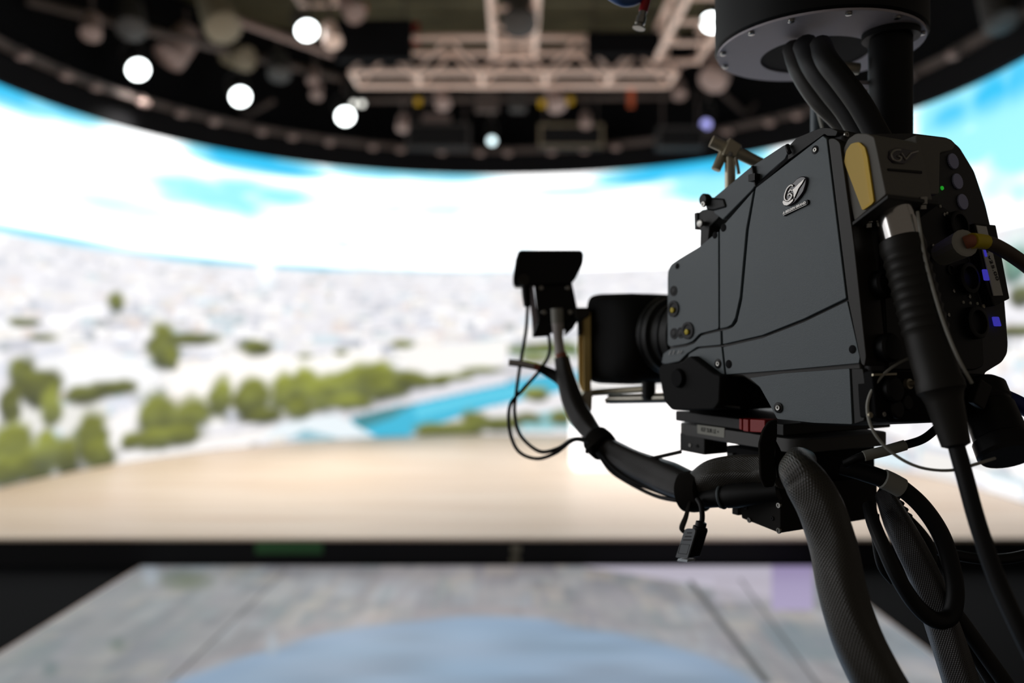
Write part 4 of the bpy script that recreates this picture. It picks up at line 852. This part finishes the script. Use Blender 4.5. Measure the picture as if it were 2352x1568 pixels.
for pts, lab_ in (([(1212, 705, 1.235), (1208, 760, 1.23), (1196, 830, 1.22), (1186, 900, 1.20), (1182, 950, 1.19), (1196, 1000, 1.17), (1238, 1036, 1.15), (1280, 1030, 1.14), (1318, 1008, 1.13), (1352, 1012, 1.12), (1366, 1030, 1.115)], 'thin black lead looping from the sensor plug, inner of the two loops'),
                  ([(1260, 758, 1.233), (1262, 810, 1.23), (1240, 850, 1.215), (1200, 895, 1.20), (1172, 930, 1.19), (1170, 985, 1.175), (1190, 1035, 1.16), (1232, 1053, 1.15), (1276, 1040, 1.14), (1320, 1010, 1.128), (1364, 1020, 1.11)], 'thin black lead from the neck plate, outer of the two loops'),
                  ([(1372, 1038, 1.105), (1400, 1078, 1.09), (1440, 1106, 1.07), (1500, 1136, 1.04), (1550, 1148, 1.01), (1580, 1146, 1.0)], 'thin black lead hanging lowest beneath the braided sensor cable'),
                  ([(1376, 1036, 1.10), (1408, 1074, 1.085), (1446, 1102, 1.065), (1510, 1128, 1.035), (1560, 1144, 1.005)], 'thin black lead just above the lowest one under the braided sensor cable')):
    tag(G().sweep(spline([at(*p) for p in pts], 8), .0027, 8).link('thin_lead', M['rubber']), lab_, 'cable')
tag(G().sweep(spline([at(1490, 1054, 1.05), at(1530, 1045, 1.04), at(1565, 1037, 1.03)], 5), .0026, 8).link('thin_lead', M['boot']), 'short thin lead entering the small box below the lens', 'cable')
def wrap_strap(name, c, d, R, wd, label, tail=None, flat=1.0):
    t = thing(name, c, label, 'strap'); d = d.normalized()
    G().lathe(c-d*wd/2, d, [(0, R*.9), (.002, R), (wd*.5, R*1.05), (wd-.002, R), (wd, R*.9)], 26).link('strap_loop', M['velcro'], t)
    if tail: G().sweep(spline(tail, 6), [.005, .007, .0085, .0095, .007], 10, flat=.3, up=(0, 1, 0)).link('strap_tail', M['velcro'], t)
    return t
wrap_strap('cable_strap', at(1378, 1018, 1.125), at(1405, 1042, 1.11)-at(1360, 995, 1.15), .021, .026, 'fuzzy black strap around the sensor cable near the loops', [at(1362, 1020, 1.10), at(1352, 1030, 1.10), at(1346, 1040, 1.10)])
wrap_strap('cable_strap', at(1594, 1128, .985), at(1625, 1126, .975)-at(1565, 1128, 1.0), .0245, .030, 'fuzzy black strap bundling cables at the lower left of the head', [at(1584, 1150, .965), at(1576, 1185, .965), at(1566, 1212, .965), at(1572, 1222, .965)])
# braided sleeve and black plug between that strap and the head
tag(G().sweep(spline([at(1600, 1118, .98), at(1640, 1092, .965), at(1700, 1082, .95), at(1760, 1082, .93), at(1800, 1085, .90)], 8), [.017, .0185, .019, .019, .018], 40, flat=.9, lump=.05).link('braided_cable', M['braid'] , bevel=0), 'braided black cable bridging from the lower strap to the head column', 'cable')
sg = thing('plug_lead', at(1680, 1148, .95), 'smooth black cable plug lying beneath the bridging braided cable', 'connector')
q0, q1 = at(1604, 1146, .972), at(1790, 1128, .905); dq = q1-q0; l_ = dq.length
G().lathe(q0, dq, [(0, .0115), (.028, .0120), (.029, .0135), (.034, .0135), (.035, .0125), (.038, .0125), (.039, .0140), (.05, .0145), (.075, .0125), (.085, .0115), (l_, .010)], 22).link('plug_body', M['rubber'], sg, angle=25)
G().lathe(q0+dq*.3, dq, [(0, .0142), (.0015, .0148), (.003, .0142)], 22).link('grip_ring', M['rail'], sg)
# strap across the plates
t = thing('cable_strap', at(1765, 1050, .88), 'wide fuzzy black strap hanging from the lower plate around the braided cable', 'strap')
yprism('strap_band', [(1752, 990), (1766, 968), (1786, 962), (1786, 1000), (1780, 1040), (1784, 1095), (1778, 1118), (1756, 1120), (1747, 1098), (1744, 1020)], .868, .006, M['velcro'], t, bevel=.002, r=6)
yprism('strap_tongue', [(1782, 1010), (1792, 1030), (1806, 1064), (1800, 1090), (1786, 1100), (1780, 1060)], .872, .005, M['velcro'], t, bevel=.002, r=5)
# dongle
dg = thing('display_adapter', at(1590, 1300, .93), 'small black cable adapter dangling below the lower strap', 'connector')
zz_ = lambda pts: [(1540+x/13.06, 1190+y/13.06) for x, y in pts]
dpl = Plane(at(1575, 1250, .93), -BD)
def dp(x, y, d=0): return Plane(dpl.p+BD*d, -BD).hit(x, y)
G().prism([dp(x, y) for x, y in rounded(zz_([(150, 1170), (385, 450), (440, 330), (500, 305), (710, 318), (745, 360), (735, 440), (505, 1195)]), 2)], BD*.0022).link('cover_plate', M['dongle'], dg, bevel=.0006)
G().prism([dp(x, y, .0015) for x, y in zz_([(160, 1180), (390, 450), (480, 330), (740, 340), (750, 440), (520, 1200)])], BD*.019).link('plug_body', M['black'], dg, bevel=.0012)
G().prism([dp(x, y, .003) for x, y in zz_([(190, 1285), (225, 1205), (515, 1240), (500, 1320)])], BD*.012).link('plug_shell', M['plugmetal'], dg, bevel=.0006)['label'] = 'bright metal plug shell'
for y0, x0, x1 in ((435, 500, 640), (545, 430, 630), (645, 380, 630)):
    G().prism([dp(x, y, -.0002) for x, y in zz_([(x0, y0-14), (x1, y0-14), (x1-6, y0+16), (x0-8, y0+16)])], BD*.0006).link('printed_line', M['ink'], dg, bevel=0, smooth=False)
G().sweep([dp(*p, -.0001) for p in zz_([(300, 770), (575, 790), (490, 1075), (230, 1045), (300, 770)])], .0003, 6).link('cover_outline', M['ink'], dg)
G().lathe(at(1607, 1216, .935), at(1611, 1200, .935)-at(1606, 1222, .935), [(-.006, .0075), (0, .0085), (.003, .0085), (.004, .0065), (.009, .0065), (.01, .004)], 14).link('strain_relief', M['black'], dg)
G().sweep(spline([at(1611, 1206, .937), at(1613, 1184, .94), at(1610, 1160, .945), at(1602, 1146, .955)], 6), .0032, 10).link('tail_cable', M['rubber'], dg)

# ---------------------------------------------------------------- falling cables at lower right
tag(G().sweep(spline([at(1846, 1062, .86), at(1832, 1078, .80), at(1852, 1110, .785), at(1882, 1165, .775), at(1910, 1250, .765), at(1930, 1350, .75), at(1960, 1450, .735), at(2008, 1550, .72), at(2060, 1640, .71)], 10), [.016, .021, .0235, .0245, .0245, .0245, .0250, .0255, .026], 48, flat=.85, lump=.035).link('braided_cable', M['braid']), 'thickest braided black cable trunk falling from under the head', 'cable')
tag(G().sweep(spline([at(2030, 1130, .90), at(2060, 1195, .88), at(2092, 1260, .87), at(2125, 1330, .865), at(2158, 1420, .86), at(2188, 1510, .85), at(2220, 1610, .84)], 10), [.012, .0165, .0185, .019, .0195, .020, .020], 40, flat=.75, lump=.04).link('braided_cable', M['braid_fine']), 'second braided black cable, right of the thickest trunk, behind the loop', 'cable')
def cable(pts, r, lab_, m='rubber', n=12): return tag(G().sweep(spline([at(*p) for p in pts], 10), r, n).link('loose_cable', M[m]), lab_, 'cable')
lp = thing('looped_cable', at(2150, 1440, .84), 'thick black cable with a grey wrap, making the big loop at lower right', 'cable')
lpts = [(1930, 1072, .88), (1985, 1085, .87), (2036, 1103, .86), (2075, 1124, .86), (2120, 1165, .855), (2160, 1225, .85), (2184, 1295, .845), (2194, 1360, .84), (2184, 1412, .835), (2150, 1424, .83), (2105, 1390, .83), (2062, 1325, .83), (2030, 1258, .84), (2006, 1200, .86), (1996, 1160, .88)]
pth = spline([at(*p) for p in lpts], 10); G().sweep(pth, [.0085, .010, .0098, .0092, .0092, .0092, .009, .009, .009, .0085, .008, .0075, .0072, .007], 16).link('cable_run', M['rubber'], lp)
G().sweep(spline([at(2028, 1099, .858), at(2048, 1108, .858), at(2070, 1120, .858)], 4), .0108, 16).link('grey_wrap', M['greyplug'], lp)
cable([(2010, 1180, .90), (2012, 1240, .90), (2024, 1300, .90), (2050, 1335, .90)], .0045, 'slim black cable hugging the left of the second braided cable')
cable([(2060, 1170, .91), (2110, 1220, .90), (2135, 1260, .90), (2136, 1300, .90), (2120, 1320, .90)], .0065, 'slim black cable curling behind the top of the big loop')
cable([(2085, 1215, .93), (2140, 1255, .93), (2200, 1275, .93), (2270, 1284, .93), (2330, 1280, .93), (2400, 1262, .93)], .0062, 'black cable swinging level out to the right edge')
cable([(2120, 1310, .89), (2165, 1370, .88), (2210, 1430, .875), (2260, 1500, .87), (2310, 1570, .86), (2350, 1630, .85)], .0085, 'smooth black cable falling to the bottom right corner from the loop')
cable([(2190, 1420, .885), (2215, 1470, .88), (2262, 1545, .88), (2300, 1610, .87)], .0055, 'thin black cable falling beside the smooth one at bottom right')
g = G(); 
for i in range(5): g.obox(at(2040+i*9, 1138+i*14, .90), V(.007, 0, -.004), V(0, .012, 0), V(.003, 0, .005))
tag(g.link('cable_strap', M['velcro'], bevel=.002), 'ragged black strap over the top of the second braided cable', 'strap')
# hanging blue coil with red connector at the top
hb = thing('coax_lead', at(1470, 10, 1.05), 'blue coil with red tipped metal connector hanging from above', 'cable')
G().sweep(spline([at(1390, -20, 1.06), at(1415, -4, 1.05), at(1440, 4, 1.05), at(1468, -6, 1.05), at(1490, -40, 1.05)], 8), .0068, 14).link('blue_coil', mat('blue_jacket', (0.07, 0.16, 0.42), .45), hb)
d0, d1 = at(1487, -12, 1.05), at(1467, 66, 1.05); dd_ = d1-d0
G().lathe(d0, dd_, [(0, .0062), (dd_.length*.48, .0062), (dd_.length*.50, .0045)], 14).link('red_boot', mat('red_boot', (0.42, .012, .02), .4), hb)
G().lathe(d0+dd_*.5, dd_, [(0, .005), (.006, .005), (.007, .0065), (.016, .0068), (.017, .0052), (.021, .0052), (.021, .0085), (.023, .0085), (.023, .003)], 14).link('metal_plug', M['screw'], hb)
